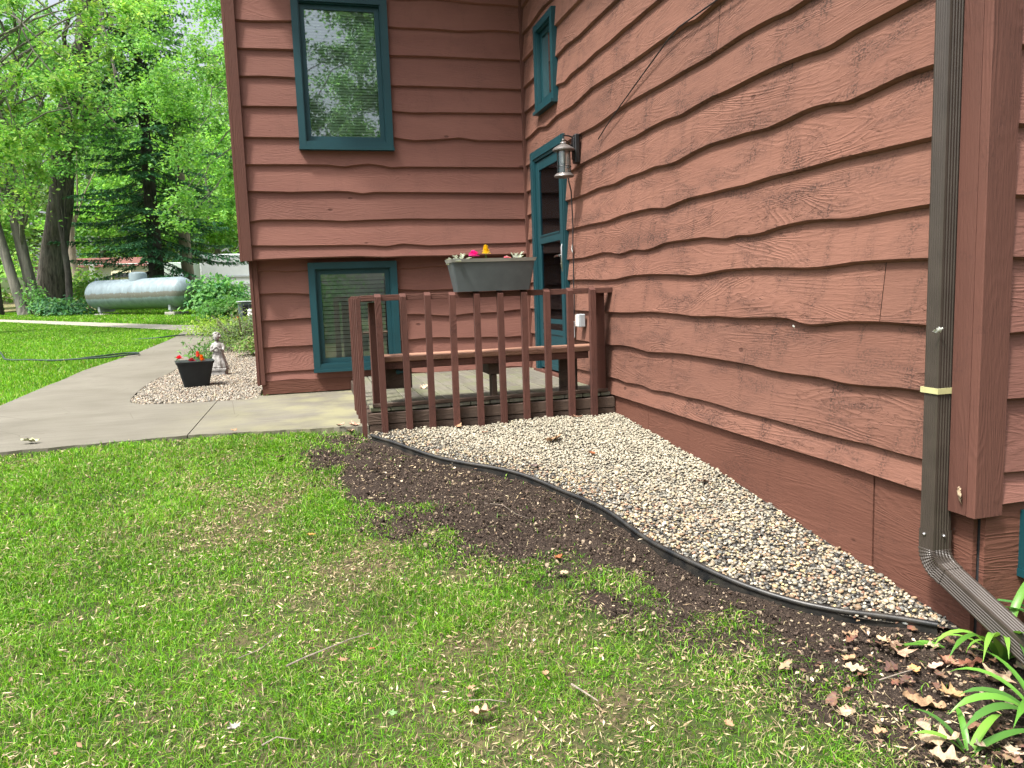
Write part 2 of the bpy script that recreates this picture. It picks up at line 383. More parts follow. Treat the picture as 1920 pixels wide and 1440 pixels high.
def concrete(name, c, c2):
    m, nt, b = newmat(name)
    p = geo(nt)
    n1 = noise(nt, p, 1.1, 6, 0.6, 0.4); n2 = noise(nt, p, 12, 5, 0.7); n3 = noise(nt, p, 180, 3, 0.6)
    sw = noise(nt, vmath(nt, 'MULTIPLY', p, (1.5, 14, 1)), 1.0, 4, 0.6, 0.8)
    c_ = mix(nt, ramp(nt, n1, [(0.35, 0), (0.65, 1)]), c, c2)
    c_ = mix(nt, ramp(nt, sw, [(0.45, 0), (0.75, 0.5)]), c_, (c2[0] * 0.75, c2[1] * 0.75, c2[2] * 0.75))
    c_ = mix(nt, ramp(nt, n2, [(0.58, 0), (0.75, 0.55)]), c_, (0.13, 0.12, 0.09))
    blk = ramp(nt, noise(nt, p, 34, 3, 0.75), [(0.66, 0), (0.70, 0.75)]); c_ = mix(nt, blk, c_, (0.06, 0.055, 0.045))
    # green-yellow algae along the edges next to the house
    sp = N(nt, 'ShaderNodeSeparateXYZ'); L(nt, p, sp.inputs[0])
    mr = N(nt, 'ShaderNodeMapRange'); mr.inputs[1].default_value = -3.4; mr.inputs[2].default_value = -2.0; L(nt, sp.outputs[0], mr.inputs[0])
    al = fmath(nt, 'MULTIPLY', mr.outputs[0], ramp(nt, noise(nt, p, 2.6, 4, 0.6), [(0.40, 0), (0.62, 0.6)]))
    c_ = mix(nt, al, c_, (0.27, 0.26, 0.13))
    vo = N(nt, 'ShaderNodeTexVoronoi', Scale=1.3, feature='DISTANCE_TO_EDGE')
    L(nt, vmath(nt, 'ADD', p, vmath(nt, 'MULTIPLY', N(nt, 'ShaderNodeTexNoise', Scale=3.0).outputs[1], (0.5, 0.5, 0.5))), vo.inputs['Vector'])
    cr = ramp(nt, vo.outputs['Distance'], [(0.0, 1.0), (0.006, 0.0)])
    crm = fmath(nt, 'MULTIPLY', cr, ramp(nt, noise(nt, p, 0.8, 2), [(0.46, 0), (0.52, 0.8)]))
    c_ = mix(nt, crm, c_, (0.08, 0.07, 0.05))
    L(nt, c_, b.inputs['Base Color']); b.inputs['Roughness'].default_value = 0.88
    bump(nt, fmath(nt, 'ADD', n3, n2), b, 0.25, 0.004)
    return m
M_conc = concrete('concrete_path', (0.170, 0.157, 0.124), (0.122, 0.111, 0.084))
M_walk = concrete('concrete_walk', (0.33, 0.305, 0.25), (0.26, 0.24, 0.19))

m, nt, b = newmat('deck_boards'); M_deck = m
p = geo(nt); a = attr(nt); sa = N(nt, 'ShaderNodeSeparateColor'); L(nt, a.outputs['Color'], sa.inputs[0])
ofs = N(nt, 'ShaderNodeCombineXYZ'); L(nt, fmath(nt, 'MULTIPLY', sa.outputs[0], 9.0), ofs.inputs[2])
q = vmath(nt, 'ADD', p, ofs.outputs[0])
g = noise(nt, vmath(nt, 'MULTIPLY', q, (60, 3, 1)), 1.0, 4, 0.6, 0.5)
n1 = noise(nt, q, 3.0, 4, 0.6)
c_ = mix(nt, ramp(nt, g, [(0.3, 0), (0.7, 1)]), (0.19, 0.178, 0.142), (0.115, 0.105, 0.082))
c_ = mix(nt, 1.0, c_, fmath(nt, 'ADD', 0.82, fmath(nt, 'MULTIPLY', sa.outputs[0], 0.36)), 'MULTIPLY')
c_ = mix(nt, ramp(nt, n1, [(0.45, 0), (0.65, 0.6)]), c_, (0.135, 0.15, 0.065))
L(nt, c_, b.inputs['Base Color']); b.inputs['Roughness'].default_value = 0.85; bump(nt, g, b, 0.4, 0.003)

def barkmat(name, c, c2, sc=1.0):
    m, nt, b = newmat(name)
    p = geo(nt)
    g = noise(nt, vmath(nt, 'MULTIPLY', p, (14 * sc, 14 * sc, 2.2 * sc)), 1.0, 4, 0.65, 0.5)
    n1 = noise(nt, p, 1.5, 3)
    c_ = mix(nt, ramp(nt, g, [(0.35, 0), (0.62, 1)]), c, c2)
    c_ = mix(nt, ramp(nt, n1, [(0.5, 0), (0.7, 0.35)]), c_, (0.16, 0.17, 0.14))
    L(nt, c_, b.inputs['Base Color']); b.inputs['Roughness'].default_value = 0.95; bump(nt, g, b, 1.0, 0.05)
    return m
M_bark = barkmat('bark_oak', (0.035, 0.030, 0.025), (0.16, 0.135, 0.11))
M_barkg = barkmat('bark_grey', (0.09, 0.085, 0.075), (0.22, 0.20, 0.17), 0.6)
M_barkp = barkmat('bark_pale', (0.20, 0.16, 0.12), (0.38, 0.31, 0.24), 0.6)
M_barkd = barkmat('bark_dark', (0.02, 0.018, 0.016), (0.07, 0.06, 0.052))
#==SETTING==

# ================================================================ SETTING
xs = np.concatenate([np.linspace(-70, -8, 32), np.linspace(-7.6, 2, 97), np.linspace(2.6, 60, 30)])
ys = np.concatenate([np.linspace(-45, -8, 20), np.linspace(-7.6, 3, 107), np.linspace(3.4, 32, 60), np.linspace(34, 130, 30)])
X, Y = np.meshgrid(xs, ys, indexing='ij')
Z = gz(X, Y) - 0.03 + (vnoise(X * 1.7 + 50, Y * 1.7 + 50, 3) - 0.5) * 0.025 * (np.abs(Y + 3) < 12)
Z = np.where(Y < -7.0, gz(0 * Y, Y) - 0.03, Z)
Z += np.clip(Y - 45, 0, 60) * 0.05
_lx = np.interp(-Y, [2.1, 2.45, 2.72, 3.0, 3.3, 3.6, 3.91, 4.2, 4.47, 4.72, 4.96, 5.3, 5.75, 6.3, 7.5], [-1.96, -2.05, -2.28, -2.16, -1.98, -1.83, -1.78, -1.52, -1.24, -1.08, -.97, -.74, -.58, -.5, -.5])
Z = np.where((Y < -2.0) & (Y > -6.5) & (X > _lx - 0.20) & (X < 1.75), gz(X, Y) - 0.09, Z)
Z = np.where((Y > -2.3) & (Y < 0.4) & (X > -5.2), -0.06, Z)
V = np.stack([X, Y, Z], -1).reshape(-1, 3)
nx, ny = len(xs), len(ys)
i, j = np.meshgrid(np.arange(nx - 1), np.arange(ny - 1), indexing='ij')
F = np.stack([i * ny + j, (i + 1) * ny + j, (i + 1) * ny + j + 1, i * ny + j + 1], -1).reshape(-1, 4)
tag(mk('ground', V, F, M_ground, smooth=True), kind='structure')

def strip(rows, zf, n=24, thick=0.0, jit=0.0):
    """rows: list of (y, x0, x1) ; returns V, F of a sheet following zf"""
    V = []; F = []
    for (y, x0, x1) in rows:
        for k in range(n + 1):
            x = x0 + (x1 - x0) * k / n
            V.append((x, y, float(zf(x, y))))
    m = len(rows)
    for r in range(m - 1):
        for k in range(n):
            F.append((r * (n + 1) + k, r * (n + 1) + k + 1, (r + 1) * (n + 1) + k + 1, (r + 1) * (n + 1) + k))
    if thick:
        b = len(V)
        edge = [r * (n + 1) for r in range(m)][::-1] + list(range(0, n + 1)) + [r * (n + 1) + n for r in range(m)] + [(m - 1) * (n + 1) + k for k in range(n, -1, -1)]
        for e in edge: V.append((V[e][0], V[e][1], V[e][2] - thick))
        for q in range(len(edge) - 1): F.append((edge[q], b + q, b + q + 1, edge[q + 1]))
    return V, F
def interp(pts):
    a = sorted(pts); ys_ = [p[0] for p in a]; xs_ = [p[1] for p in a]
    return lambda y: np.interp(y, ys_, xs_)
pathL = interp([(-2.2, -5.3), (-0.6, -5.0), (0.62, -5.05), (2.56, -5.19), (3.99, -5.2), (5.21, -5.06), (6.34, -4.94), (8.09, -4.85), (9.21, -4.82), (11.2, -4.9)])
pathR = interp([(-0.1, -3.05), (-0.085, -3.3), (0.04, -3.72), (0.25, -3.85), (0.54, -3.90), (1.21, -3.97), (2.42, -4.03), (3.4, -3.96), (6.31, -3.9), (9, -3.85), (11.2, -3.9)])
zp = lambda x, y: float(gz(x, y)) + 0.002
mb = MB()
front = lambda x: np.interp(x, [-5.3, -4.15, -3.02, -2.4, -1.82], [-2.18, -2.05, -1.93, -2.02, -2.12])
for (x0, x1) in ((-5.3, -3.054), (-3.046, -1.83)):
    Vv = []; Ff = []; n = 30; mrows = 12
    for r in range(mrows + 1):
        for k in range(n + 1):
            x = x0 + (x1 - x0) * k / n; yf = front(x); y = yf + (-0.1 - yf) * r / mrows
            if r == 0: y += 0.008 * math.sin(x * 23) + 0.006 * math.sin(x * 57)
            Vv.append((x, y, 0.002))
    for r in range(mrows):
        for k in range(n):
            Ff.append((r * (n + 1) + k, r * (n + 1) + k + 1, (r + 1) * (n + 1) + k + 1, (r + 1) * (n + 1) + k))
    b0 = len(Vv)
    for k in range(n + 1): Vv.append((Vv[k][0], Vv[k][1], -0.09))
    for k in range(n): Ff.append((k, b0 + k, b0 + k + 1, k + 1))
    sidek = [r * (n + 1) + (n if x0 < -4 else 0) for r in range(mrows + 1)]
    b0 = len(Vv)
    for e in sidek: Vv.append((Vv[e][0], Vv[e][1], -0.09))
    for q in range(len(sidek) - 1): Ff.append((sidek[q], b0 + q, b0 + q + 1, sidek[q + 1]))
    mb.add(Vv, Ff)
V_, F_ = strip([(-0.1, -2.74, -1.83), (0.128, -2.74, -1.83)], lambda x, y: 0.002, 8); mb.add(V_, F_)
rows = [(y, float(pathL(y)), float(pathR(y))) for y in list(np.linspace(-0.1, 0.6, 12)) + list(np.linspace(0.8, 12.4, 40))]
V_, F_ = strip(rows, zp, 12, 0.07); mb.add(V_, F_)
tag(mb.build('path', M_conc), kind='structure')

bot = [(-15.5, 23.2), (-10.87, 18.09), (-8.37, 15.11), (-5.1, 11.3), (-3.9, 10.6), (-2.9, 10.4)]
top = [(-16.2, 24.6), (-11.34, 19.49), (-8.08, 15.99), (-5.46, 13.23), (-4.2, 12.0), (-2.9, 11.6)]
V_ = []; F_ = []
for q in range(len(bot) - 1):
    for k in range(8):
        t = k / 8
        for P_ in (bot, top):
            x = P_[q][0] * (1 - t) + P_[q + 1][0] * t; y = P_[q][1] * (1 - t) + P_[q + 1][1] * t
            V_.append((x, y, float(gz(x, y)) + 0.012))
for k in range(len(V_) // 2 - 1): F_.append((2 * k, 2 * k + 2, 2 * k + 3, 2 * k + 1))
tag(mk('walkway', V_, F_, M_walk), kind='structure')

# beds ------------------------------------------------------------
edgeX = interp([(-2.30, -1.86), (-2.44, -1.79), (-2.75, -1.62), (-3.08, -1.38), (-3.3, -1.17), (-3.48, -1.03), (-3.8, -0.90), (-4.11, -0.81), (-4.35, -0.78), (-4.57, -0.745), (-4.78, -0.68), (-4.95, -0.59), (-5.12, -0.46), (-5.25, -0.34), (-5.34, -0.19), (-5.40, -0.02)])
lawnX = interp([(-2.1, -1.96), (-2.45, -2.05), (-2.72, -2.28), (-3.0, -2.16), (-3.3, -1.98), (-3.6, -1.83), (-3.91, -1.78), (-4.2, -1.52), (-4.47, -1.24), (-4.72, -1.08), (-4.96, -0.97), (-5.3, -0.74), (-5.75, -0.58), (-6.3, -0.50), (-7.5, -0.5)])
rows = [(y, float(edgeX(y)) + 0.005, -0.004) for y in np.linspace(-2.2, -5.41, 70)]
def zg(x, y): return float(gz(x, y)) - 0.014 + 0.03 * max(0, 1 - abs(x) / 1.4) * min(1, (-2.2 - y) * 3 + 0.3) * max(0.0, min(1, (y + 5.4) * 2)) + 0.01 * math.sin(x * 7 + y * 3)
V_, F_ = strip(rows, zg, 40)
tag(mk('gravel_base', V_, F_, M_gbase, smooth=True), kind='structure')
rows = [(y, float(pathR(y)) + 0.01, -2.70) for y in list(np.linspace(-0.085, 0.6, 12)) + list(np.linspace(0.8, 9.0, 30))]
V_, F_ = strip(rows, lambda x, y: float(gz(x, y)) - 0.012, 20)
tag(mk('gravel_base', V_, F_, M_gbase, smooth=True), kind='structure')
# soil sheet
ys_ = np.linspace(-2.15, -6.6, 150); nk = 60; V_ = np.zeros((150, nk + 1, 3)); 
for r, y in enumerate(ys_):
    x0 = float(lawnX(y)) - 0.36; x1 = float(edgeX(y)) - 0.006 if y > -5.40 else 1.8
    x = np.linspace(x0, x1, nk + 1); V_[r, :, 0] = x; V_[r, :, 1] = y
    h = (vnoise(x * 9 + 20, np.full_like(x, y) * 9 + 90, 8, 4) - 0.5) * 0.045
    e = np.clip((x - x0) / 0.3, 0, 1)
    V_[r, :, 2] = gz(x, y) - 0.050 + 0.016 * np.clip(e * 3, 0, 1) + (0.010 + h) * e
V_ = V_.reshape(-1, 3); i, j = np.meshgrid(np.arange(149), np.arange(nk), indexing='ij')
F_ = np.stack([i * (nk + 1) + j, (i + 1) * (nk + 1) + j, (i + 1) * (nk + 1) + j + 1, i * (nk + 1) + j + 1], -1).reshape(-1, 4)
tag(mk('soil_bed', V_, F_, M_soil, smooth=True), kind='structure')

# edging strip ------------------------------------------------------
ysE = np.linspace(-2.33, -5.40, 90); pts = []
for k, y in enumerate(ysE):
    x = float(np.mean([edgeX(y + d) for d in (-0.12, -0.06, 0, 0.06, 0.12)])); pts.append(Vector((x, y, float(gz(x, y)) + 0.012 + 0.006 * math.sin(y * 9))))
mb = MB(); mb.tube(pts, 0.0115, 10)
Vv = []; 
for k, p_ in enumerate(pts):
    t = (pts[min(k + 1, 89)] - pts[max(k - 1, 0)]).normalized(); s_ = Vector((-t.y, t.x, 0))
    if s_.x > 0: s_ = -s_
    Vv += [p_ + s_ * 0.004, p_ - s_ * 0.004, p_ - s_ * 0.004 - Vector((0, 0, 0.1)), p_ + s_ * 0.004 - Vector((0, 0, 0.1))]
Ff = []
for k in range(89):
    a = 4 * k
    for q in range(4): Ff.append((a + q, a + (q + 1) % 4, a + 4 + (q + 1) % 4, a + 4 + q))
mb.add(Vv, Ff)
tag(mb.build('lawn_edging', M_dirtyplast, smooth=True), 'black plastic lawn edging curving between the gravel and the dark soil', 'edging')

# ================================================================ HOUSE
W2 ={
 'A':[(-1.13,3.123),(-1.66,3.116)],
 'B':[(-1.11,2.872),(-1.32,2.882),(-1.64,2.860),(-2.00,2.863),(-2.38,2.860)],
 'C':[(-1.11,2.635),(-1.27,2.607),(-1.44,2.628),(-1.75,2.622),(-1.99,2.633),(-2.25,2.624),(-2.51,2.631),(-2.69,2.627),(-2.86,2.630),(-3.04,2.628)],
 'D':[(-0.23,2.383),(-0.51,2.402),(-0.75,2.363),(-1.04,2.390),(-1.47,2.377),(-1.88,2.408),(-2.19,2.398),(-2.51,2.385),(-2.77,2.383),(-3.02,2.383),(-3.21,2.380),(-3.38,2.379),(-3.51,2.360),(-3.63,2.367),(-3.73,2.374)],
 'E':[(-1.56,2.126),(-1.95,2.116),(-2.18,2.124),(-2.47,2.139),(-2.76,2.137),(-3.09,2.129),(-3.37,2.128),(-3.63,2.122),(-3.83,2.129),(-3.99,2.134),(-4.14,2.131),(-4.25,2.125),(-4.37,2.113),(-4.48,2.118)],
 'F':[(-1.45,1.879),(-1.66,1.893),(-2.02,1.894),(-2.49,1.905),(-2.68,1.898),(-2.92,1.908),(-3.14,1.908),(-3.32,1.893),(-3.50,1.902),(-3.68,1.908),(-3.83,1.901),(-4.04,1.904),(-4.23,1.904),(-4.37,1.897),(-4.49,1.890),(-4.61,1.877),(-4.67,1.876),(-4.81,1.890),(-4.90,1.892),(-4.99,1.895),(-5.10,1.899)],
 'G':[(-1.32,1.651),(-1.65,1.647),(-1.99,1.657),(-2.31,1.643),(-2.55,1.658),(-2.77,1.651),(-2.97,1.657),(-3.16,1.640),(-3.28,1.640),(-3.48,1.658),(-3.67,1.666),(-3.83,1.658),(-4.02,1.653),(-4.21,1.637),(-4.34,1.644),(-4.49,1.654),(-4.58,1.654),(-4.68,1.643),(-4.77,1.625),(-4.85,1.629),(-4.97,1.638),(-5.06,1.645),(-5.14,1.647),(-5.24,1.643)],
 'H':[(-1.32,1.410),(-1.76,1.407),(-2.17,1.397),(-2.43,1.411),(-2.71,1.411),(-2.93,1.406),(-3.11,1.385),(-3.27,1.399),(-3.41,1.408),(-3.67,1.404),(-3.83,1.405),(-4.01,1.400),(-4.24,1.408),(-4.41,1.404),(-4.57,1.405),(-4.72,1.408),(-4.85,1.405),(-5.04,1.401),(-5.24,1.397)],
 'I':[(-1.33,1.161),(-1.66,1.157),(-2.05,1.175),(-2.21,1.166),(-2.37,1.145),(-2.49,1.153),(-2.63,1.163),(-2.79,1.147),(-2.93,1.153),(-3.09,1.174),(-3.21,1.176),(-3.41,1.174),(-3.60,1.172),(-3.71,1.159),(-3.83,1.146),(-3.93,1.156),(-4.07,1.147),(-4.17,1.150),(-4.30,1.166),(-4.42,1.173),(-4.54,1.175),(-4.65,1.169),(-4.79,1.157),(-4.89,1.157),(-5.02,1.162),(-5.23,1.165)],
 'J':[(-1.36,0.988),(-1.73,0.982),(-2.04,0.970),(-2.30,0.970),(-2.60,0.989),(-2.87,0.989),(-3.11,0.981),(-3.41,0.966),(-3.54,0.965),(-3.67,0.974),(-3.83,0.985),(-4.05,0.984),(-4.24,0.980),(-4.50,0.968),(-4.62,0.967),(-4.73,0.972),(-4.83,0.979),(-4.96,0.979),(-5.11,0.978),(-5.24,0.974)],
 'K':[(-2.15,0.732),(-2.39,0.731),(-2.58,0.734),(-2.75,0.742),(-2.92,0.745),(-3.10,0.742),(-3.28,0.737),(-3.45,0.729),(-3.58,0.730),(-3.71,0.736),(-3.83,0.734),(-3.94,0.731),(-4.10,0.735),(-4.18,0.738),(-4.30,0.742),(-4.39,0.738),(-4.45,0.727),(-4.50,0.716),(-4.55,0.714),(-4.63,0.719),(-4.75,0.732),(-4.83,0.737),(-4.96,0.740),(-5.08,0.739),(-5.24,0.734)],
 'L':[(-2.19,0.486),(-2.38,0.497),(-2.57,0.495),(-2.72,0.486),(-2.83,0.478),(-3.02,0.487),(-3.22,0.497),(-3.39,0.500),(-3.61,0.499),(-3.85,0.498),(-4.06,0.494),(-4.19,0.484),(-4.34,0.480),(-4.47,0.482),(-4.60,0.485),(-4.69,0.482),(-4.75,0.476),(-4.84,0.476),(-4.94,0.480),(-5.09,0.491),(-5.24,0.493)],
 'M':[(-2.16,0.243),(-2.32,0.245),(-2.45,0.233),(-2.59,0.241),(-2.74,0.245),(-2.89,0.229),(-3.01,0.237),(-3.14,0.244),(-3.33,0.242),(-3.55,0.248),(-3.75,0.246),(-3.94,0.239),(-4.19,0.242),(-4.41,0.240),(-4.61,0.235),(-4.79,0.236),(-4.95,0.241),(-5.10,0.237),(-5.24,0.238)],
 'N':[(-2.36,0.116),(-2.90,0.115),(-3.52,0.115),(-4.19,0.117),(-4.77,0.122),(-5.24,0.117)],
}
W1 ={
 't3':[(-2.68,3.136),(-2.19,3.143),(-1.31,3.129),(-0.96,3.136)],
 't2':[(-2.68,2.895),(-2.45,2.905),(-2.19,2.900),(-1.31,2.858),(-0.98,2.862)],
 'a':[(-2.67,2.639),(-2.19,2.645),(-1.32,2.629),(-1.11,2.616),(-0.89,2.624),(-0.59,2.628),(-0.01,2.635)],
 'b':[(-2.67,2.369),(-2.19,2.370),(-1.31,2.387),(-1.13,2.362),(-0.90,2.374),(-0.67,2.395),(-0.51,2.371),(-0.01,2.376)],
 'c':[(-2.67,2.128),(-2.21,2.132),(-1.93,2.130),(-1.79,2.113),(-1.67,2.132),(-1.55,2.143),(-1.43,2.127),(-1.36,2.110),(-1.21,2.118),(-0.01,2.118)],
 'd':[(-2.67,1.894),(-2.29,1.884),(-1.87,1.893),(-1.75,1.888),(-1.63,1.869),(-1.52,1.883),(-0.77,1.878),(-0.01,1.871)],
 'e':[(-2.66,1.617),(-2.54,1.637),(-2.10,1.632),(-1.82,1.617),(-1.53,1.627),(-1.24,1.633),(-0.63,1.625),(-0.01,1.617)],
 'f':[(-2.66,1.405),(-2.19,1.396),(-1.69,1.394),(-1.54,1.385),(-1.44,1.375),(-1.28,1.399),(-1.02,1.375),(-0.64,1.383),(-0.01,1.388)],
 'g':[(-2.66,1.278),(-2.26,1.286),(-1.69,1.290),(-1.48,1.277),(-1.25,1.281),(-0.80,1.278)],
}
W1L ={
 'h':[(-2.63,1.183),(-2.51,1.183),(-2.39,1.168),(-2.18,1.174)],
 'h2':[(-2.64,0.964),(-2.18,0.955)],
 'i':[(-2.64,0.711),(-2.18,0.716),(-1.26,0.713),(-0.82,0.692),(-0.58,0.709),(0.02,0.717)],
 'j':[(-2.65,0.463),(-2.18,0.460),(-1.25,0.475),(-0.99,0.470),(0.05,0.452)],
 'k':[(-2.64,0.223),(-2.17,0.225),(-1.31,0.231),(-0.03,0.255)],
 's':[(-2.64,0.139),(-1.72,0.125)],
}
house = empty('house', (0, 0, 0), 0, 'red-brown house with wavy-edge lap siding and teal window and door trim', 'house')
def course_list(D, keys, top_z, n_up, spacing, seed):
    """bottom curves (low to high)"""
    out = []
    r = random.Random(seed)
    for k in keys: out.append(D[k])
    z = np.mean([p[1] for p in out[-1]])
    for q in range(n_up):
        z += spacing; ph = r.uniform(0, 9)
        out.append([(u, z + 0.010 * math.sin(u * 4.1 + ph) + 0.006 * math.sin(u * 9.7 + 2 * ph)) for u in np.arange(-9, 9, 0.11)])
    return out
def siding(name, P, umin, umax, courses, ztop, openings=(), du=0.016, off=0.034, mat=None, bottom_first=None, wav=0.0, flip=False, seed=1, joints=0.0):
    """P(u, off, z) -> point. each course is one lapped board with a live (wavy) lower edge"""
    V = []; F = []; C = []
    us = np.arange(umin, umax + 1e-6, du); us[-1] = umax
    rr = random.Random(seed)
    curves = []
    for c in courses:
        c = sorted(c); z = np.interp(us, [p[0] for p in c], [p[1] for p in c])
        k = np.array([1, 2, 3, 2, 1]) / 9.0
        zp_ = np.pad(z, 2, mode='edge'); z = np.convolve(zp_, k, mode='valid')
        if wav: ph = rr.uniform(0, 9); z = z + wav * np.sin(us * 5.3 + ph) + wav * 0.6 * np.sin(us * 12.1 + 2 * ph)
        curves.append(z)
    for ci, zb in enumerate(curves):
        zt = curves[ci + 1] + 0.035 if ci + 1 < len(curves) else np.full_like(us, ztop)
        bid = rr.random(); bid2 = rr.random(); cut = rr.uniform(umin, umax) if rr.random() < joints else umax + 5
        for k in range(len(us) - 1):
            uc = 0.5 * (us[k] + us[k + 1]); c = bid if k <= int((cut - umin) / du) else bid2
            kc = int((cut - umin) / du); ua, ub = us[k], us[k + 1]
            if k == kc: ub = us[k + 1] - 0.0018
            if k == kc + 1: ua = us[k] + 0.0018
            cols = [(us[k], zb[k], zt[k]), (us[k + 1], zb[k + 1], zt[k + 1])]
            lo = None; hi = None; skip = False
            for (a0, a1, z0, z1) in openings:
                if a0 <= uc <= a1:
                    zbm, ztm = zb[k], zt[k]
                    if zbm >= z0 and ztm <= z1: skip = True
                    elif zbm < z0 < ztm: hi = z0
                    elif zbm < z1 < ztm: lo = z1
            if skip: continue
            def pt(i_, z, z_b, z_t, extra=0):
                t = (z - z_b) / max(1e-6, (z_t - z_b)); o_ = off + (0.004 - off) * t
                return P((ua, ub)[i_], o_ + extra, z)
            b0 = len(V); ok_lip = lo is None
            q = []
            for i_, (u_, z_b, z_t) in enumerate(cols):
                zz0 = lo if lo is not None else z_b; zz1 = hi if hi is not None else z_t
                q.append((zz0, zz1, z_b, z_t))
            V += [pt(0, q[0][0] + (0.0 if ok_lip else 0), q[0][2], q[0][3]), pt(1, q[1][0] + (0.0 if ok_lip else 0), q[1][2], q[1][3]), pt(1, q[1][1], q[1][2], q[1][3]), pt(0, q[0][1], q[0][2], q[0][3])]
            F.append((b0, b0 + 1, b0 + 2, b0 + 3)); C.append(c)
            if ok_lip:
                V += [P(ua, off - 0.020, q[0][0] - 0.011), P(ub, off - 0.020, q[1][0] - 0.011), P(ua, -0.010, q[0][0] - 0.009), P(ub, -0.010, q[1][0] - 0.009)]
                F.append((b0, b0 + 4, b0 + 5, b0 + 1)); C.append(c)
                F.append((b0 + 4, b0 + 6, b0 + 7, b0 + 5)); C.append(c)
    C = np.array(C)[:, None].repeat(3, 1)
    return mk(name, V, np.array(F), mat, house, False, C)
Pa = lambda y0: (lambda u, o, z: (u, y0 - o, z))         # wall facing -Y
Pb = lambda x0: (lambda u, o, z: (x0 - o, u, z))         # wall facing -X
EAVE = 4.35
# upper front wall
c1 = course_list(W1, ['g', 'f', 'e', 'd', 'c', 'b', 'a', 't2', 't3'], EAVE, 4, 0.253, 3)
UW = (-2.115, -1.375, 2.33, 3.56)
o = siding('wall', Pa(0.0), -2.67, -0.02, c1, EAVE, [UW], mat=M_side1, seed=5)
# lower front wall (set back)
LW = (-2.115, -1.395, 0.27, 1.20)
c2 = [[(-9, 0.135), (9, 0.135)]] + [W1L[k] for k in ['k', 'j', 'i', 'h2', 'h']]
siding('wall', Pa(0.13), -2.64, -0.02, c2, 1.30, [LW], mat=M_side1, wav=0.006, seed=15)
# right wing long wall
DO = (-1.17, -0.30, 0.13, 2.16); SW = (-1.02, -0.56, 2.56, 3.24)
c3 = course_list(W2, ['N', 'M', 'L', 'K', 'J', 'I', 'H', 'G', 'F', 'E', 'D', 'C', 'B', 'A'], EAVE, 4, 0.249, 9)
siding('wall', Pb(0.0), -5.375, -0.02, c3, EAVE, [DO, SW], mat=M_side, seed=27, joints=0.55)
# lower back part of this wall inside the porch recess
siding('wall', Pb(0.0), -0.02, 0.13, c3[:6], 1.27, [], mat=M_side, seed=28)
# near end wall of the right wing
c4 = [[(-9, z), (9, z)] for z in (0.12, 0.23, 0.49, 0.71, 0.96, 1.16, 1.39, 1.63, 1.87, 2.12, 2.37, 2.62, 2.87, 3.12, 3.37, 3.62, 3.87, 4.12)]
siding('wall', Pa(-5.46), 0.05, 6.0, c4, EAVE, [], mat=M_side1, wav=0.004, du=0.04, off=0.028, seed=31)
# far left side wall
siding('wall', Pb(-2.70), 0.05, 7.9, c1, EAVE, [(0.45, 1.2, 2.33, 3.56)], mat=M_side1, du=0.05, seed=33)
siding('wall', Pb(-2.64), 0.2, 7.9, c2, 1.30, [], mat=M_side1, wav=0.006, du=0.05, seed=34)
# skirts
mb = MB()
mb.box(-2.66, 0.0, 0.088, 0.11, 0.012, 0.134, 0.3)
mb.box(-2.655, -2.63, 0.09, 7.9, 0.0, 0.13, 0.5)
yy = [-5.385, -4.62, -2.745, -0.05]
for q, (a, b_) in enumerate(((-5.440, -4.955), (-4.945, -2.78), (-2.775, -0.05))): mb.box(-0.008, 0.01, a, b_, -0.48, 0.112, 0.2 + 0.25 * q)
mb.box(0.012, 6.0, -5.47, -5.45, -0.5, 0.125, 0.8)
mb.build('skirt_board', M_skirt, house)
# corner boards & trims
for bx_ in (
    (-2.738, -2.655, -0.060, 0.0, 1.262, EAVE, 0.3, 0.002),
    (-2.764, -2.739, -0.058, 0.06, 1.258, EAVE, 0.6, 0.002),
    (-2.672, -2.625, 0.072, 0.13, 0.105, 1.268, 0.4, 0.002),
    (-2.70, -2.673, 0.066, 0.17, 0.10, 1.268, 0.7, 0.002),
    (-0.050, -0.012, -0.055, -0.012, 0.135, EAVE, 0.5, 0.002),
    (-0.060, -0.040, -5.455, -5.378, 0.085, EAVE, 0.2, 0.002),
    (-0.060, 0.060, -5.492, -5.456, 0.083, EAVE, 0.8, 0.003),
):
    mb = MB(); mb.box(*bx_); mb.build('corner_board', M_trim, house)
mb = MB(); mb.box(-2.73, -0.0, -0.02, 0.13, 1.283, 1.292); mb.box(-2.70, 0.3, 0.14, 0.16, 1.262, 1.30)
mb.box(-2.77, 6, -0.5, 0.0, EAVE, EAVE + 0.03); mb.box(-0.5, 6.4, -5.95, 7.9, EAVE, EAVE + 0.028)
mb.build('soffit', M_soffit, house)
mb = MB()
mb.box(0.016, 0.09, -5.446, -5.402, -0.5, 0.10)
mb.build('wall_gap', M_dark, house)
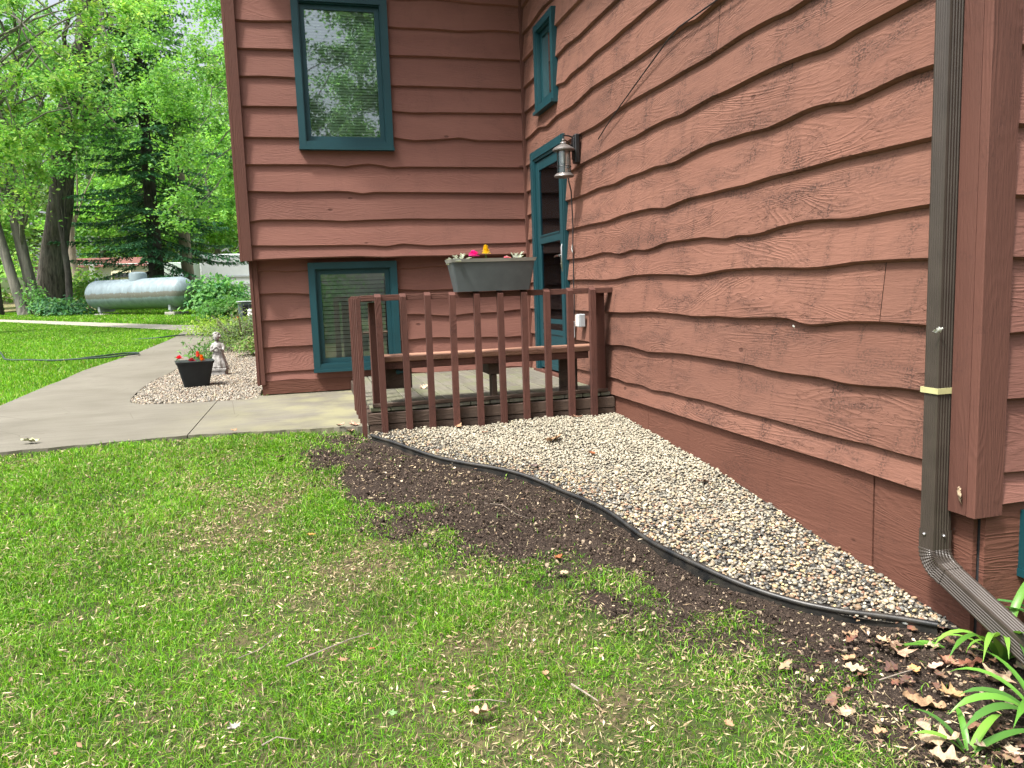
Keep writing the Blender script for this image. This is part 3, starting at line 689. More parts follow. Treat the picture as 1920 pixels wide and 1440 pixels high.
# inner cores (dark rooms)
mb = MB()
mb.box(-2.5, 5.8, 0.42, 7.8, 0.0, EAVE); mb.box(0.22, 5.8, -5.3, 0.42, -0.3, EAVE)
mb.build('inner_wall', M_dark, house)
mb = MB()
z0 = EAVE + 0.03
mb.add([(-2.78, -0.55, z0), (6.6, -0.55, z0), (6.6, 8.4, z0), (-2.78, 8.4, z0), (-2.78, 3.9, z0 + 1.5), (6.6, 3.9, z0 + 1.5)], [(0, 1, 5, 4), (2, 3, 4, 5), (1, 2, 5), (3, 0, 4)])
mb.add([(-0.55, -6.0, z0 + .01), (6.6, -6.0, z0 + .01), (6.6, 3.9, z0 + .01), (-0.55, 3.9, z0 + .01), (3.0, -6.0, z0 + 1.2), (3.0, 3.9, z0 + 1.2)], [(0, 4, 5, 3), (1, 2, 5, 4), (0, 1, 4)])
mb.box(-0.68, -0.56, -6.0, -0.6, z0 - 0.10, z0 + 0.02); mb.box(-2.8, -0.6, -0.68, -0.56, z0 - 0.10, z0 + 0.02)
mb.build('roof', M_roof, house)

def window(P, u0, u1, z0, z1, label=None, blind=True, cas=0.060, sash=0.042, rec=0.012, closed=1.0, slat=0.024):
    """P(u, off, z): off>0 is outside. casing is the part, the rest its children"""
    mb = MB()
    def bx(mb_, a, b_, o0, o1, c, d, col=0.5):
        A = [P(a, o0, c), P(b_, o0, c), P(b_, o1, c), P(a, o1, c)]; B = [P(a, o0, d), P(b_, o0, d), P(b_, o1, d), P(a, o1, d)]
        mb_.hexa(A, B, col)
    o0, o1 = 0.004, 0.060
    bx(mb, u0, u0 + cas, o0, o1, z0, z1); bx(mb, u1 - cas, u1, o0, o1, z0, z1)
    bx(mb, u0 + cas, u1 - cas, o0, o1 - 0.002, z1 - cas, z1); bx(mb, u0 + cas, u1 - cas, o0, o1 - 0.002, z0, z0 + cas * 0.8)
    # inner reveal
    r = cas
    bx(mb, u0 + r - 0.002, u0 + r + 0.010, -0.09, 0.050, z0 + 0.02, z1 - 0.02); bx(mb, u1 - r - 0.010, u1 - r + 0.002, -0.09, 0.050, z0 + 0.02, z1 - 0.02)
    bx(mb, u0 + r + 0.010, u1 - r - 0.010, -0.09, 0.038, z1 - r - 0.010, z1 - r + 0.002); bx(mb, u0 + r + 0.010, u1 - r - 0.010, -0.09, 0.038, z0 + r * 0.8 - 0.002, z0 + r * 0.8 + 0.010)
    wd = mb.build('window', M_teal, house)
    if label: wd['label'] = label
    s = MB(); a, b_, c, d = u0 + r + 0.012, u1 - r - 0.012, z0 + r * 0.8 + 0.012, z1 - r - 0.012
    f0, f1 = -0.02, rec
    bx(s, a, a + sash, f0, f1, c, d); bx(s, b_ - sash, b_, f0, f1, c, d); bx(s, a + sash, b_ - sash, f0, f1 - 0.002, c, c + sash); bx(s, a + sash, b_ - sash, f0, f1 - 0.002, d - sash, d)
    s.build('sash', M_teal, wd)
    a2, b2, c2_, d2 = a + sash - 0.002, b_ - sash + 0.002, c + sash - 0.002, d - sash + 0.002
    g = MB(); g.add([P(a2, -0.003, c2_), P(b2, -0.003, c2_), P(b2, -0.003, d2), P(a2, -0.003, d2)], [(0, 1, 2, 3)]); g.build('pane', M_glass, wd)
    sl_ = MB(); bx(sl_, u0 - 0.004, u1 + 0.004, o1 - 0.045, o1 + 0.022, z0 - 0.028, z0 - 0.001); sl_.build('sill', M_teal, wd)
    bk = MB(); bx(bk, a2 - 0.05, b2 + 0.05, -0.16, -0.15, c2_ - 0.05, d2 + 0.05); bk.build('room_behind', M_dark, wd)
    if blind:
        bl = MB(); z = d2 - 0.03
        bx(bl, a2 + 0.006, b2 - 0.006, -0.075, -0.03, d2 - 0.03, d2)
        while z > c2_ + 0.03:
            t = 0.35 if closed < 1 else 0.16
            A = [P(a2 + 0.008, -0.062, z), P(b2 - 0.008, -0.062, z), P(b2 - 0.008, -0.048, z - slat * 0.78), P(a2 + 0.008, -0.048, z - slat * 0.78)]
            B = [Vector(p_) + Vector((0, 0, 0.0016)) for p_ in A]
            bl.hexa(A, B); z -= slat
        bx(bl, a2 + 0.008, b2 - 0.008, -0.066, -0.046, c2_ + 0.002, c2_ + 0.02)
        bl.build('blind', M_blind, wd)
    return wd
window(Pa(0.0), -2.175, -1.318, 2.285, 3.62, 'upper window with bright tree reflections above its blind', slat=0.026)
window(Pa(0.105), -2.172, -1.335, 0.225, 1.24, 'lower window with teal frame behind the deck rail', slat=0.040)
window(Pb(0.0), -1.06, -0.51, 2.53, 3.28, 'small high window beside the corner', blind=False)
window(Pb(-2.70), 0.4, 1.25, 2.285, 3.62, 'side window seen edge-on at the house corner')
# basement window on the end wall
window(Pa(-5.455), 0.16, 0.75, -0.12, 0.09, 'basement window low in the end wall', blind=False, cas=0.03, sash=0.02)

# door ---------------------------------------------------------------
mb = MB(); mb.box(-0.052, -0.004, -0.335, -0.265, 0.15, 2.205, 0.5, 0.002); mb.box(-0.052, -0.004, -1.235, -1.165, 0.15, 2.205, 0.5, 0.002); mb.box(-0.050, -0.004, -1.165, -0.335, 2.135, 2.205, 0.5)
mb.box(-0.040, 0.02, -1.166, -1.140, 0.15, 2.134); mb.box(-0.040, 0.02, -0.36, -0.334, 0.15, 2.134); mb.box(-0.038, 0.02, -1.14, -0.36, 2.11, 2.134)
mb.box(-0.062, -0.053, -1.228, -1.20, 0.155, 2.2); 
door = mb.build('door', M_teal, house); door['label'] = 'teal storm door with two glass panels and a lower panel'
d = MB()
x0, x1 = -0.026, 0.004; Y0, Y1 = -1.135, -0.365
for (a, b_) in ((Y0, Y0 + 0.09), (Y1 - 0.09, Y1)): d.box(x0, x1, a, b_, 0.17, 2.10, 0.5, 0.002)
for (a, b_) in ((0.17, 0.215), (2.02, 2.10), (1.34, 1.41), (0.60, 0.64), (0.50, 0.54), (0.35, 0.37)): d.box(x0 + 0.001, x1, Y0 + 0.09, Y1 - 0.09, a, b_, 0.5)
d.box(x0 + 0.008, x1, Y0 + 0.09, Y1 - 0.09, 0.215, 0.50)
d.box(x0 - 0.004, x0 + 0.0, Y0 + 0.10, Y1 - 0.10, 1.405, 1.42)
d.build('door_leaf', M_teal, door)
g = MB(); g.box(-0.014, -0.010, Y0 + 0.088, Y1 - 0.088, 1.41, 2.02); g.box(-0.014, -0.010, Y0 + 0.088, Y1 - 0.088, 0.64, 1.34); g.box(-0.013, -0.010, Y0 + 0.088, Y1 - 0.088, 0.54, 0.60)
g.build('pane', M_dglass, door)
k = MB(); k.box(0.12, 0.13, -1.2, -0.3, 0.13, 2.14); k.build('room_behind', M_dark, door)
k = MB(); k.box(0.02, 0.035, -1.13, -1.06, 0.64, 2.02); k.box(0.02, 0.035, -0.43, -0.37, 0.2, 2.02); k.box(0.021, 0.034, -1.06, -0.43, 0.2, 0.55); k.build('inner_door', M_blind, door)
h = MB(); h.tube([(-0.030, -1.105, 1.30), (-0.034, -1.105, 1.27), (-0.034, -1.105, 1.11), (-0.030, -1.105, 1.06)], [0.006, 0.013, 0.013, 0.006], 10)
h.tube([(-0.03, -1.105, 1.20), (-0.065, -1.105, 1.20), (-0.068, -1.07, 1.202), (-0.066, -1.00, 1.196), (-0.058, -0.985, 1.19)], [0.009, 0.009, 0.008, 0.008, 0.005], 10)
h.tube([(-0.028, -1.105, 1.125), (-0.052, -1.105, 1.125)], [0.010, 0.008], 10); h.build('handle', M_steel, door, True)
t = MB(); t.box(-0.075, 0.02, -1.24, -0.26, 0.128, 0.150); t.build('threshold', M_trim, door)

# ================================================================ DECK
deck = empty('deck', (0, 0, 0), 0, 'low wooden porch deck with red-brown railing in the corner of the house', 'deck')
x = -1.815
while x < -0.05:
    w_ = min(0.137, -0.03 - x)
    if w_ > 0.04:
        mb = MB(); mb.box(x, x + w_, -2.155, 0.10 if x < -0.2 else 0.10, 0.104, 0.130, random.random(), 0.003); mb.build('deck_board', M_deck, deck)
    x += 0.1425
for n_, a in (('rim_joist', (-1.84, -0.015, -2.205, -2.166, 0.022, 0.098)), ('rim_joist', (-1.83, -0.015, -2.202, -2.163, -0.13, 0.017)), ('rim_joist', (-1.835, -1.80, -2.16, 0.09, -0.03, 0.100))):
    mb = MB(); mb.box(*a, random.random(), 0.003); mb.build(n_, M_darkw, deck)
mb = MB(); mb.box(-1.80, -0.05, -2.16, -2.125, 0.133, 0.158, 0.7, 0.003); mb.build('toe_board', M_darkw, deck)
# posts and rails
mb = MB(); mb.box(-0.155, -0.065, -2.155, -2.065, 0.134, 0.875, 0.3, 0.003); mb.build('post', M_rail, deck)
mb = MB(); mb.box(-1.79, -1.70, -2.12, -2.03, 0.134, 0.862, 0.8, 0.003); mb.build('post', M_rail, deck)
mb = MB(); mb.box(-1.845, 0.0 - 0.02, -2.2035, -2.112, 0.872, 0.912, 0.5, 0.002); mb.build('rail', M_railh, deck)
mb = MB(); mb.box(-1.848, -1.76, -2.108, -1.27, 0.868, 0.908, 0.5, 0.002); mb.build('rail', M_railh, deck)
def baluster(x, y, outx, zb, zt, lean):
    """square picket with a bevelled top, outside the rail; outx True = on the side railing"""
    h = 0.021; mb = MB()
    if not outx: A = [(x - h + lean, y - 0.041, zb), (x + h + lean, y - 0.041, zb), (x + h + lean, y, zb), (x - h + lean, y, zb)]; B = [(x - h, y - 0.041, zt - 0.022), (x + h, y - 0.041, zt - 0.022), (x + h, y, zt), (x - h, y, zt)]
    else: A = [(x - 0.032, y - h, zb), (x, y - h, zb), (x, y + h, zb), (x - 0.032, y + h, zb)]; B = [(x - 0.032, y - h + lean, zt - 0.022), (x, y - h + lean, zt), (x, y + h + lean, zt), (x - 0.032, y + h + lean, zt - 0.022)]
    mb.hexa(A, B, random.random()); mb.build('baluster', M_rail, deck)
for k, x in enumerate([-1.735, -1.565, -1.395, -1.222, -1.05, -0.88, -0.705, -0.535, -0.36, -0.187]):
    baluster(x, -2.2065, False, -0.085 + 0.008 * k * 0.6, 0.918 + random.uniform(-0.003, 0.004), random.uniform(-0.006, 0.006))
for k, y in enumerate([-2.185, -1.97, -1.75, -1.53, -1.31]):
    baluster(-1.850, y, True, -0.06 if k else -0.09, 0.912 + random.uniform(-0.004, 0.003), random.uniform(-0.006, 0.006))

# bench -----------------------------------------------------------------
bench = empty('bench', (0, 0, 0), 0, 'plain built-in wooden bench along the inside of the deck railing', 'bench')
for q, (a, b_) in enumerate(((-2.06, -1.925), (-1.915, -1.78))):
    mb = MB(); mb.box(-1.695, -0.035, a, b_, 0.438, 0.474, 0.3 + q * 0.4, 0.004); mb.build('seat', M_bench, bench)
mb = MB(); mb.box(-1.695, -0.16, -2.048, -2.012, 0.385, 0.4365, 0.6, 0.002); mb.build('apron', M_railh, bench)
mb = MB(); mb.box(-0.93, -0.84, -2.008, -1.80, 0.30, 0.436, 0.4, 0.002); mb.build('bracket', M_darkw, bench)
mb = MB(); mb.box(-0.905, -0.868, -2.0, -1.90, 0.131, 0.298, 0.9, 0.002); mb.build('leg', M_darkw, bench)
mb = MB(); mb.box(-0.36, -0.22, -1.96, -1.92, 0.131, 0.436, 0.2, 0.002); mb.build('leg', M_darkw, bench)
mb = MB(); mb.box(-1.695, -1.50, -2.008, -1.84, 0.24, 0.436, 0.1, 0.002); mb.build('bracket', M_darkw, bench)
mb = MB(); mb.tube([(-1.60, -2.0, 0.36), (-1.60, -2.03, 0.36)], 0.016, 8); mb.box(-1.61, -1.55, -2.022, -2.012, 0.352, 0.366); mb.build('bolt', M_teal, bench)

# planter ----------------------------------------------------------------
pl = empty('planter_box', (-0.925, -2.175, 0.914), 0, 'long grey plastic window box standing on the deck rail', 'planter')
def taper_box(name, mat, par, bx_, by_, tx, ty, z0, z1, th, floor=True, bev=0.012, shift=0):
    V = []; F = []
    def ring(hx, hy, z, r, cxs=0):
        out = []
        for (sx, sy, a0) in ((1, 1, 0), (-1, 1, 90), (-1, -1, 180), (1, -1, 270)):
            for k in range(4):
                a = R(a0 + k * 30); out.append((sx * (hx - r) + r * math.cos(a) + cxs, sy * (hy - r) + r * math.sin(a), z))
        return out
    rs = [ring(bx_, by_, z0, bev, shift), ring(tx, ty, z1, bev), ring(tx - th, ty - th, z1, bev * .8), ring(bx_ - th, by_ - th, z0 + th, bev * .8, shift)]
    n = 16
    for r in rs: V += r
    for i in range(3):
        for k in range(n): F.append((i * n + k, i * n + (k + 1) % n, (i + 1) * n + (k + 1) % n, (i + 1) * n + k))
    F.append(tuple(range(n))[::-1]); F.append(tuple(range(3 * n, 4 * n)))
    mb = MB(); mb.add(V, F); return mb.build(name, mat, par, smooth=True)
taper_box('body', M_planter, pl, 0.262, 0.075, 0.298, 0.100, 0.001, 0.205, 0.006)
rm = taper_box('rim', M_rim, pl, 0.303, 0.105, 0.312, 0.112, 0.203, 0.226, 0.016)
mb = MB(); mb.box(-0.285, 0.285, -0.088, 0.088, 0.150, 0.196); mb.build('potting_soil', M_soil, pl)
def blobs(name, mat, parent, items, loc=(0, 0, 0), cols=None):
    """items: (cx,cy,cz,dirx,diry,dirz,len,wid) leaf-like folded blades with thickness"""
    V = []; F = []; C = []
    for q, (cx, cy, cz, dx, dy, dz, ln, wd) in enumerate(items):
        d = Vector((dx, dy, dz)).normalized(); s_ = d.cross(Vector((0.1, 0.05, 1))).normalized(); n_ = s_.cross(d).normalized()
        P0 = Vector((cx, cy, cz)); b0 = len(V)
        prof = [(0, 0.25), (0.3, 0.9), (0.6, 1.0), (0.85, 0.6), (1.0, 0.08)]
        for t, w_ in prof:
            p_ = P0 + d * ln * t - Vector((0, 0, 1)) * ln * 0.18 * t * t
            V += [p_ - s_ * wd * w_ * 0.5 + n_ * wd * 0.12, p_ - n_ * 0.001, p_ + s_ * wd * w_ * 0.5 + n_ * wd * 0.12]
        for t in range(4):
            a = b0 + 3 * t; F += [(a, a + 1, a + 4, a + 3), (a + 1, a + 2, a + 5, a + 4)]
            C += [cols[q % len(cols)] if cols else (0.5, 0.5, 0.5)] * 2
    V = [Vector(v) + Vector(loc) for v in V]
    return mk(name, [v[:] for v in V], F, mat, parent, True, np.array(C))
def rosette(n, L0, W0, el0, el1, seed, c=(0, 0, 0), r0=0.004):
    r = random.Random(seed); out = []
    for k in range(n):
        a = k * 2.4 + r.uniform(-.3, .3); e = R(el0 + (el1 - el0) * k / max(1, n - 1)) + r.uniform(-.12, .12)
        out.append((c[0] + r0 * math.cos(a), c[1] + r0 * math.sin(a), c[2], math.cos(a) * math.cos(e), math.sin(a) * math.cos(e), math.sin(e), L0 * r.uniform(.8, 1.15), W0 * r.uniform(.85, 1.15)))
    return out
M_petal = leafmat('petals', 0.25, 0.5)
silver = [(0.55, 0.60, 0.58), (0.62, 0.66, 0.64), (0.48, 0.54, 0.50)]
grn = [(0.10, 0.26, 0.05), (0.14, 0.33, 0.08), (0.08, 0.20, 0.04)]
def flower(name, label, x, y, z, kind, hgt, colr, seed, group):
    r_ = empty(name, (x, y, z), 0, label, 'flower', group)
    mb = MB(); mb.tube([(0, 0, -0.02), (0.002, 0, hgt * .5), (0, 0.002, hgt)], [0.003, 0.0025, 0.002], 6); mb.build('stem', M_leaf, r_)
    for f_ in r_.children: 
        a_ = f_.data.attributes['col']; a_.data.foreach_set('color', np.tile(np.array([0.1, 0.25, 0.06, 1.0], dtype=np.float32), len(f_.data.polygons)))
    blobs('foliage', M_leaf, r_, rosette(9, 0.045, 0.02, 5, 45, seed, (0, 0, hgt * 0.35)), cols=grn)
    its = []
    if kind == 'plume':
        for q in range(7): its += rosette(8, 0.032 - q * 0.0035, 0.020, 10, 60, seed + q, (0, 0, hgt + q * 0.009))
    else:
        for q in range(3): its += rosette(8, 0.042 - q * 0.004, 0.032, 15 + q * 22, 45 + q * 20, seed + q, (0, 0, hgt + q * 0.006))
    blobs('bloom', M_petal, r_, its, cols=[colr, tuple(min(1, c * 1.2) for c in colr), tuple(c * 0.85 for c in colr)])
    return r_
def dusty(label, x, y, z, seed, sz=1.0, lean=(0, 0)):
    r_ = empty('silver_plant', (x, y, z), 0, label, 'plant', 'silver foliage plants in the grey window box')
    its = []
    for (cx, cy, cz, dx, dy, dz, ln, wd) in rosette(11, 0.085 * sz, 0.012 * sz, 15, 60, seed):
        its.append((cx, cy, cz, dx + lean[0], dy, dz, ln, wd)); d = Vector((dx + lean[0], dy, dz)).normalized(); s_ = d.cross(Vector((0, 0, 1))).normalized()
        for t in (0.45, 0.65, 0.82):
            for sg in (-1, 1):
                p_ = Vector((cx, cy, cz)) + d * ln * t - Vector((0, 0, 1)) * ln * .18 * t * t
                dd = (d + s_ * sg * 0.9).normalized(); its.append((*p_, *dd, 0.026 * sz, 0.010 * sz))
    blobs('foliage', M_petal, r_, its, cols=silver)
    mb = MB(); mb.tube([(0, 0, -0.03), (0, 0, 0.006)], 0.004, 6); o_ = mb.build('stem', M_petal, r_)
px, py, pz = -0.925, -2.175, 1.075
dusty('silver lacy-leaved plant at the left end of the grey window box', px - 0.235, py - 0.02, pz + 0.03, 3, 1.15, (-0.15, 0))
dusty('silver lacy-leaved plant at the right end of the grey window box', px + 0.185, py, pz + 0.045, 8, 1.0, (0.25, 0))
flower('pink_flower', 'magenta flower left of the yellow one in the grey window box', px - 0.125, py - 0.01, pz, 'round', 0.085, (0.80, 0.012, 0.30), 4, 'flowers in the grey window box')
flower('yellow_flower', 'tall yellow plume flower in the middle of the grey window box', px - 0.035, py - 0.01, pz, 'plume', 0.10, (0.85, 0.56, 0.01), 5, 'flowers in the grey window box')
flower('pink_flower', 'tiny pale pink flower just above the rim of the grey window box', px + 0.115, py - 0.01, pz, 'round', 0.042, (0.75, 0.16, 0.22), 6, 'flowers in the grey window box')

# lantern -----------------------------------------------------------------
LX, LY = -0.165, -1.600
lamp = empty('wall_lantern', (0, 0, 0), 0, 'bronze wall lantern with a glass cylinder beside the teal door', 'wall lamp')
mb = MB(); mb.box(-0.075, -0.034, -1.625, -1.545, 1.90, 2.125, 0.5, 0.008); mb.box(-0.085, -0.074, -1.612, -1.558, 1.93, 2.10, 0.5, 0.004); mb.build('back_plate', M_plast_dark, lamp)
mb = MB(); mb.tube([(-0.08, -1.59, 2.10), (-0.12, -1.595, 2.112), (LX, LY, 2.112), (LX, LY, 2.075)], [0.006] * 4, 8)
mb.tube([(-0.08, -1.59, 1.985), (-0.10, -1.592, 2.03), (-0.125, -1.596, 2.065), (LX, LY, 2.085)], [0.005] * 4, 8); mb.build('arm', M_plast_dark, lamp, True)
mb = MB(); mb.lathe([(0.001, 2.088), (0.008, 2.086), (0.014, 2.078), (0.010, 2.066), (0.022, 2.060), (0.026, 2.052), (0.022, 2.045)], (LX, LY, 0), 20); mb.build('finial', M_lampmetal, lamp, True)
mb = MB(); mb.lathe([(0.02, 2.048), (0.045, 2.035), (0.078, 2.015), (0.088, 2.003), (0.087, 1.995), (0.070, 1.990), (0.055, 1.988)], (LX, LY, 0), 28); mb.build('shade', M_lampmetal, lamp, True)
mb = MB(); mb.lathe([(0.050, 1.988), (0.050, 1.815)], (LX, LY, 0), 28); mb.build('glass', M_lglass, lamp, True)
mb = MB(); mb.lathe([(0.004, 1.985), (0.018, 1.982), (0.020, 1.92), (0.014, 1.90), (0.003, 1.895)], (LX, LY, 0), 14); mb.build('bulb', M_white, lamp, True)
mb = MB()
for k in range(6):
    a = R(60 * k + 15); mb.tube([(LX + 0.057 * math.cos(a), LY + 0.057 * math.sin(a), 1.99), (LX + 0.057 * math.cos(a), LY + 0.057 * math.sin(a), 1.815)], 0.0028, 6)
mb.tube([(LX + 0.057 * math.cos(R(t)), LY + 0.057 * math.sin(R(t)), 1.872) for t in range(0, 375, 15)], 0.0028, 6); mb.build('cage', M_plast_dark, lamp)
mb = MB(); mb.lathe([(0.045, 1.822), (0.060, 1.820), (0.076, 1.806), (0.080, 1.796), (0.072, 1.790), (0.02, 1.785), (0.002, 1.778)], (LX, LY, 0), 28); mb.build('base', M_lampmetal, lamp, True)

# cables --------------------------------------------------------------------
mb = MB()
P_ = [(-0.09, -1.575, 2.05), (-0.10, -1.52, 2.0), (-0.09, -1.485, 1.90), (-0.085, -1.475, 1.78), (-0.06, -1.46, 1.70), (-0.055, -1.452, 1.62), (-0.05, -1.448, 1.50), (-0.046, -1.443, 1.40), (-0.046, -1.428, 1.27), (-0.042, -1.425, 1.10), (-0.045, -1.42, 0.97), (-0.042, -1.423, 0.86), (-0.045, -1.425, 0.76), (-0.046, -1.405, 0.64)]
mb.tube(P_, 0.006, 6); tag(mb.build('lamp_cable', M_cable, None, True), 'black cable hanging down the wall from the lantern', 'cable')
mb = MB(); P_ = [Vector((-0.046, -2.05, 2.00)), Vector((-0.046, -2.20, 2.055)), Vector((-0.044, -2.48, 2.145)), Vector((-0.044, -2.85, 2.25)), Vector((-0.044, -3.18, 2.342)), Vector((-0.046, -3.33, 2.372)), Vector((-0.05, -3.6, 2.368)), Vector((-0.05, -4.2, 2.362)), Vector((-0.05, -5.2, 2.36))]
mb.tube(P_, 0.0045, 6); tag(mb.build('thin_wire', M_cable, None, True), 'thin dark wire running slantwise across two boards of the long wall', 'wire')
mb = MB(); mb.tube([(-0.043, -1.425, 1.29), (-0.052, -1.415, 1.24), (-0.043, -1.427, 1.19)], 0.004, 6); tag(mb.build('cable_tie', M_white), 'small pale tie clipped round the hanging lamp cable', 'cable tie')
mb = MB(); mb.box(-0.075, -0.042, -1.43, -1.385, 0.50, 0.64, 0.5, 0.006); tag(mb.build('plug_adapter', M_greyp), 'grey plug adapter at the lower end of the lamp cable', 'plug')
ob = empty('outlet_box', (0, 0, 0), 0, 'small grey outdoor outlet box on the wall behind the railing', 'outlet')
mb = MB(); mb.box(-0.085, -0.034, -1.66, -1.575, 0.60, 0.705, 0.5, 0.006); mb.build('box', M_greyp, ob)
mb = MB(); mb.box(-0.094, -0.086, -1.655, -1.58, 0.605, 0.70, 0.5, 0.003); mb.build('cover', M_white, ob)

# downspout -------------------------------------------------------------------
ds = empty('downspout', (0, 0, 0), 0, 'brown ribbed metal downspout bending outward at the near corner of the house', 'downspout')
def ribbed(name, frames, hx, hy):
    """frames: list of (center, xaxis, yaxis); ribbed rounded-rectangular section"""
    sec = []
    def side(ax0, ay0, ax1, ay1, nr, nx_, ny_):
        m_ = nr * 4
        for k in range(m_):
            t = k / m_; d_ = 0.0022 * (1 if (k % 4) in (1, 2) else 0)
            e = 0.12 + 0.76 * t
            sec.append((ax0 + (ax1 - ax0) * e + nx_ * -d_, ay0 + (ay1 - ay0) * e + ny_ * -d_))
    side(-hx, -hy, hx, -hy, 5, 0, -1); sec.append((hx * .97, -hy * .97)); side(hx, -hy, hx, hy, 5, 1, 0); sec.append((hx * .97, hy * .97))
    side(hx, hy, -hx, hy, 5, 0, 1); sec.append((-hx * .97, hy * .97)); side(-hx, hy, -hx, -hy, 5, -1, 0); sec.append((-hx * .97, -hy * .97))
    n = len(sec); V = []; F = []
    for (c, ax, ay, s_) in frames:
        for (a, b_) in sec: V.append(Vector(c) + Vector(ax) * a * s_ + Vector(ay) * b_ * s_)
    for i in range(len(frames) - 1):
        for k in range(n): F.append((i * n + k, i * n + (k + 1) % n, (i + 1) * n + (k + 1) % n, (i + 1) * n + k))
    mb = MB(); mb.add(V, F); return mb.build(name, M_dspout, ds)
DX, DY, HX, HY = -0.0745, -5.342, 0.0375, 0.032
ribbed('pipe', [((DX, DY, EAVE - 0.05), (1, 0, 0), (0, 1, 0), 1), ((DX, DY, 2.0), (1, 0, 0), (0, 1, 0), 1), ((DX, DY, -0.02), (1, 0, 0), (0, 1, 0), 1)], HX, HY)
fr = []
fr.append(((DX, DY, 0.008), (1, 0, 0), (0, 1, 0), 1.07)); fr.append(((DX, DY, -0.055), (1, 0, 0), (0, 1, 0), 1.07))
ang = 68.0; Rb = 0.075; nseg = 18
for k in range(nseg + 1):
    a = R(ang * k / nseg); c = (DX, DY - Rb * (1 - math.cos(a)), -0.058 - Rb * math.sin(a)); fr.append((c, (1, 0, 0), (0, math.cos(a), -math.sin(a)), 1.07 + (0.045 if k % 2 else -0.015)))
c = Vector(fr[-1][0]); dr = Vector((0, -math.sin(R(ang)), -math.cos(R(ang)))); ax = (1, 0, 0); ay = (0, math.cos(R(ang)), -math.sin(R(ang)))
fr.append((c + dr * 0.03, ax, ay, 1.06)); ribbed('elbow', fr, HX, HY)
ribbed('outlet_pipe', [(c + dr * 0.0, ax, ay, 1.0), (c + dr * 0.3, ax, ay, 1.0), (c + dr * 0.72, ax, ay, 1.0)], HX, HY)
for (x, y) in ((DX - HX * 1.1, DY + 0.006), (DX + 0.004, DY - HY * 1.12)):
    mb = MB(); mb.lathe([(0.001, -0.005), (0.005, -0.003), (0.006, 0.0), (0.004, 0.004), (0.001, 0.005)], (x, y, -0.006), 10); mb.build('screw', M_screw, ds, True)
mb = MB(); e = 0.004
mb.box(DX - HX - e, DX - HX - 0.0006, DY - HY - e, DY + HY + 0.012, 0.502, 0.522); mb.box(DX - HX - 0.0006, DX + HX, DY - HY - e, DY - HY - 0.0006, 0.502, 0.522); mb.box(DX - HX - 0.0006, DX + HX + 0.02, DY + HY + 0.008, DY + HY + 0.012, 0.502, 0.522)
tag(mb.build('yellow_strap', M_strap), 'pale yellow plastic strap buckled around the downspout', 'strap')
mb = MB(); mb.box(DX + HX - 0.014, DX + HX + 0.003, DY - HY - 0.007, DY - HY - 0.001, 0.462, 0.495, 0.5, 0.002); mb.build('bracket', M_dspout, ds)
# web debris behind the pipe
r = random.Random(3); mb = MB()
for k in range(150):
    z = r.uniform(0.0, 2.6); y = r.uniform(-5.376, -5.330) ; x = r.uniform(-0.030, -0.012); s_ = r.uniform(0.002, 0.006)
    mb.add([(x - s_, y, z), (x, y - s_, z + s_), (x + s_, y, z), (x, y + s_ * .6, z - s_), (x, y, z + 2.2 * s_)], [(0, 1, 4), (1, 2, 4), (2, 3, 4), (3, 0, 4), (0, 3, 2, 1)])
tag(mb.build('cobweb_debris', M_web), 'dark cobweb crumbs caught in the gap behind the downspout', 'cobwebs', kind='stuff')

# pot with flowers ---------------------------------------------------------------
pot = empty('plant_pot', (-3.42, 1.42, 0.0), R(10), 'square black plastic flower pot on the pale side gravel', 'pot')
taper_box('body', M_pot, pot, 0.125, 0.125, 0.185, 0.185, 0.002, 0.262, 0.008, bev=0.03)
taper_box('rim', M_pot, pot, 0.190, 0.190, 0.197, 0.197, 0.252, 0.277, 0.022, bev=0.035)
mb = MB(); mb.box(-0.155, 0.155, -0.155, 0.155, 0.20, 0.228); mb.build('potting_soil', M_soil, pot)
G_ = 'flowers in the black pot'
flower('red_flower', 'crimson flower at the left front of the black pot', -3.56, 1.32, 0.21, 'round', 0.10, (0.75, 0.03, 0.07), 11, G_)
flower('coral_flower', 'coral-pink plume flower near the middle of the black pot', -3.375, 1.36, 0.22, 'plume', 0.10, (0.85, 0.14, 0.10), 12, G_)
flower('orange_flower', 'bright orange plume flower right of the coral one in the black pot', -3.335, 1.34, 0.21, 'plume', 0.07, (0.90, 0.22, 0.01), 13, G_)
flower('dark_red_flower', 'small dark red flower half sunk in the black pot', -3.45, 1.42, 0.21, 'round', 0.06, (0.35, 0.03, 0.05), 14, G_)

# statue --------------------------------------------------------------------------
st = empty('garden_statue', (-3.30, 2.62, 0.0), R(-8), 'weathered white garden statue of a curly-haired child in a long dress', 'statue')
def skin_body(name, pts, edges, mat, parent, root=0, sub=2):
    me = bpy.data.meshes.new(name); me.from_pydata([p[0] for p in pts], edges, []); me.update()
    o = bpy.data.objects.new(name, me); COL.objects.link(o)
    md = o.modifiers.new('skin', 'SKIN')
    sv = me.skin_vertices[0].data if me.skin_vertices else None
    if sv is None:
        bpy.context.view_layer.objects.active = o
        bm = bmesh.new(); bm.from_mesh(me); bm.verts.layers.skin.verify(); bm.to_mesh(me); bm.free(); sv = me.skin_vertices[0].data
    for i, p in enumerate(pts):
        r_ = p[1]; sv[i].radius = (r_, r_) if not hasattr(r_, '__len__') else r_; sv[i].use_root = (i == root)
    s2 = o.modifiers.new('sub', 'SUBSURF'); s2.levels = sub; s2.render_levels = sub
    me.materials.append(mat)
    if parent: o.parent = parent
    return o
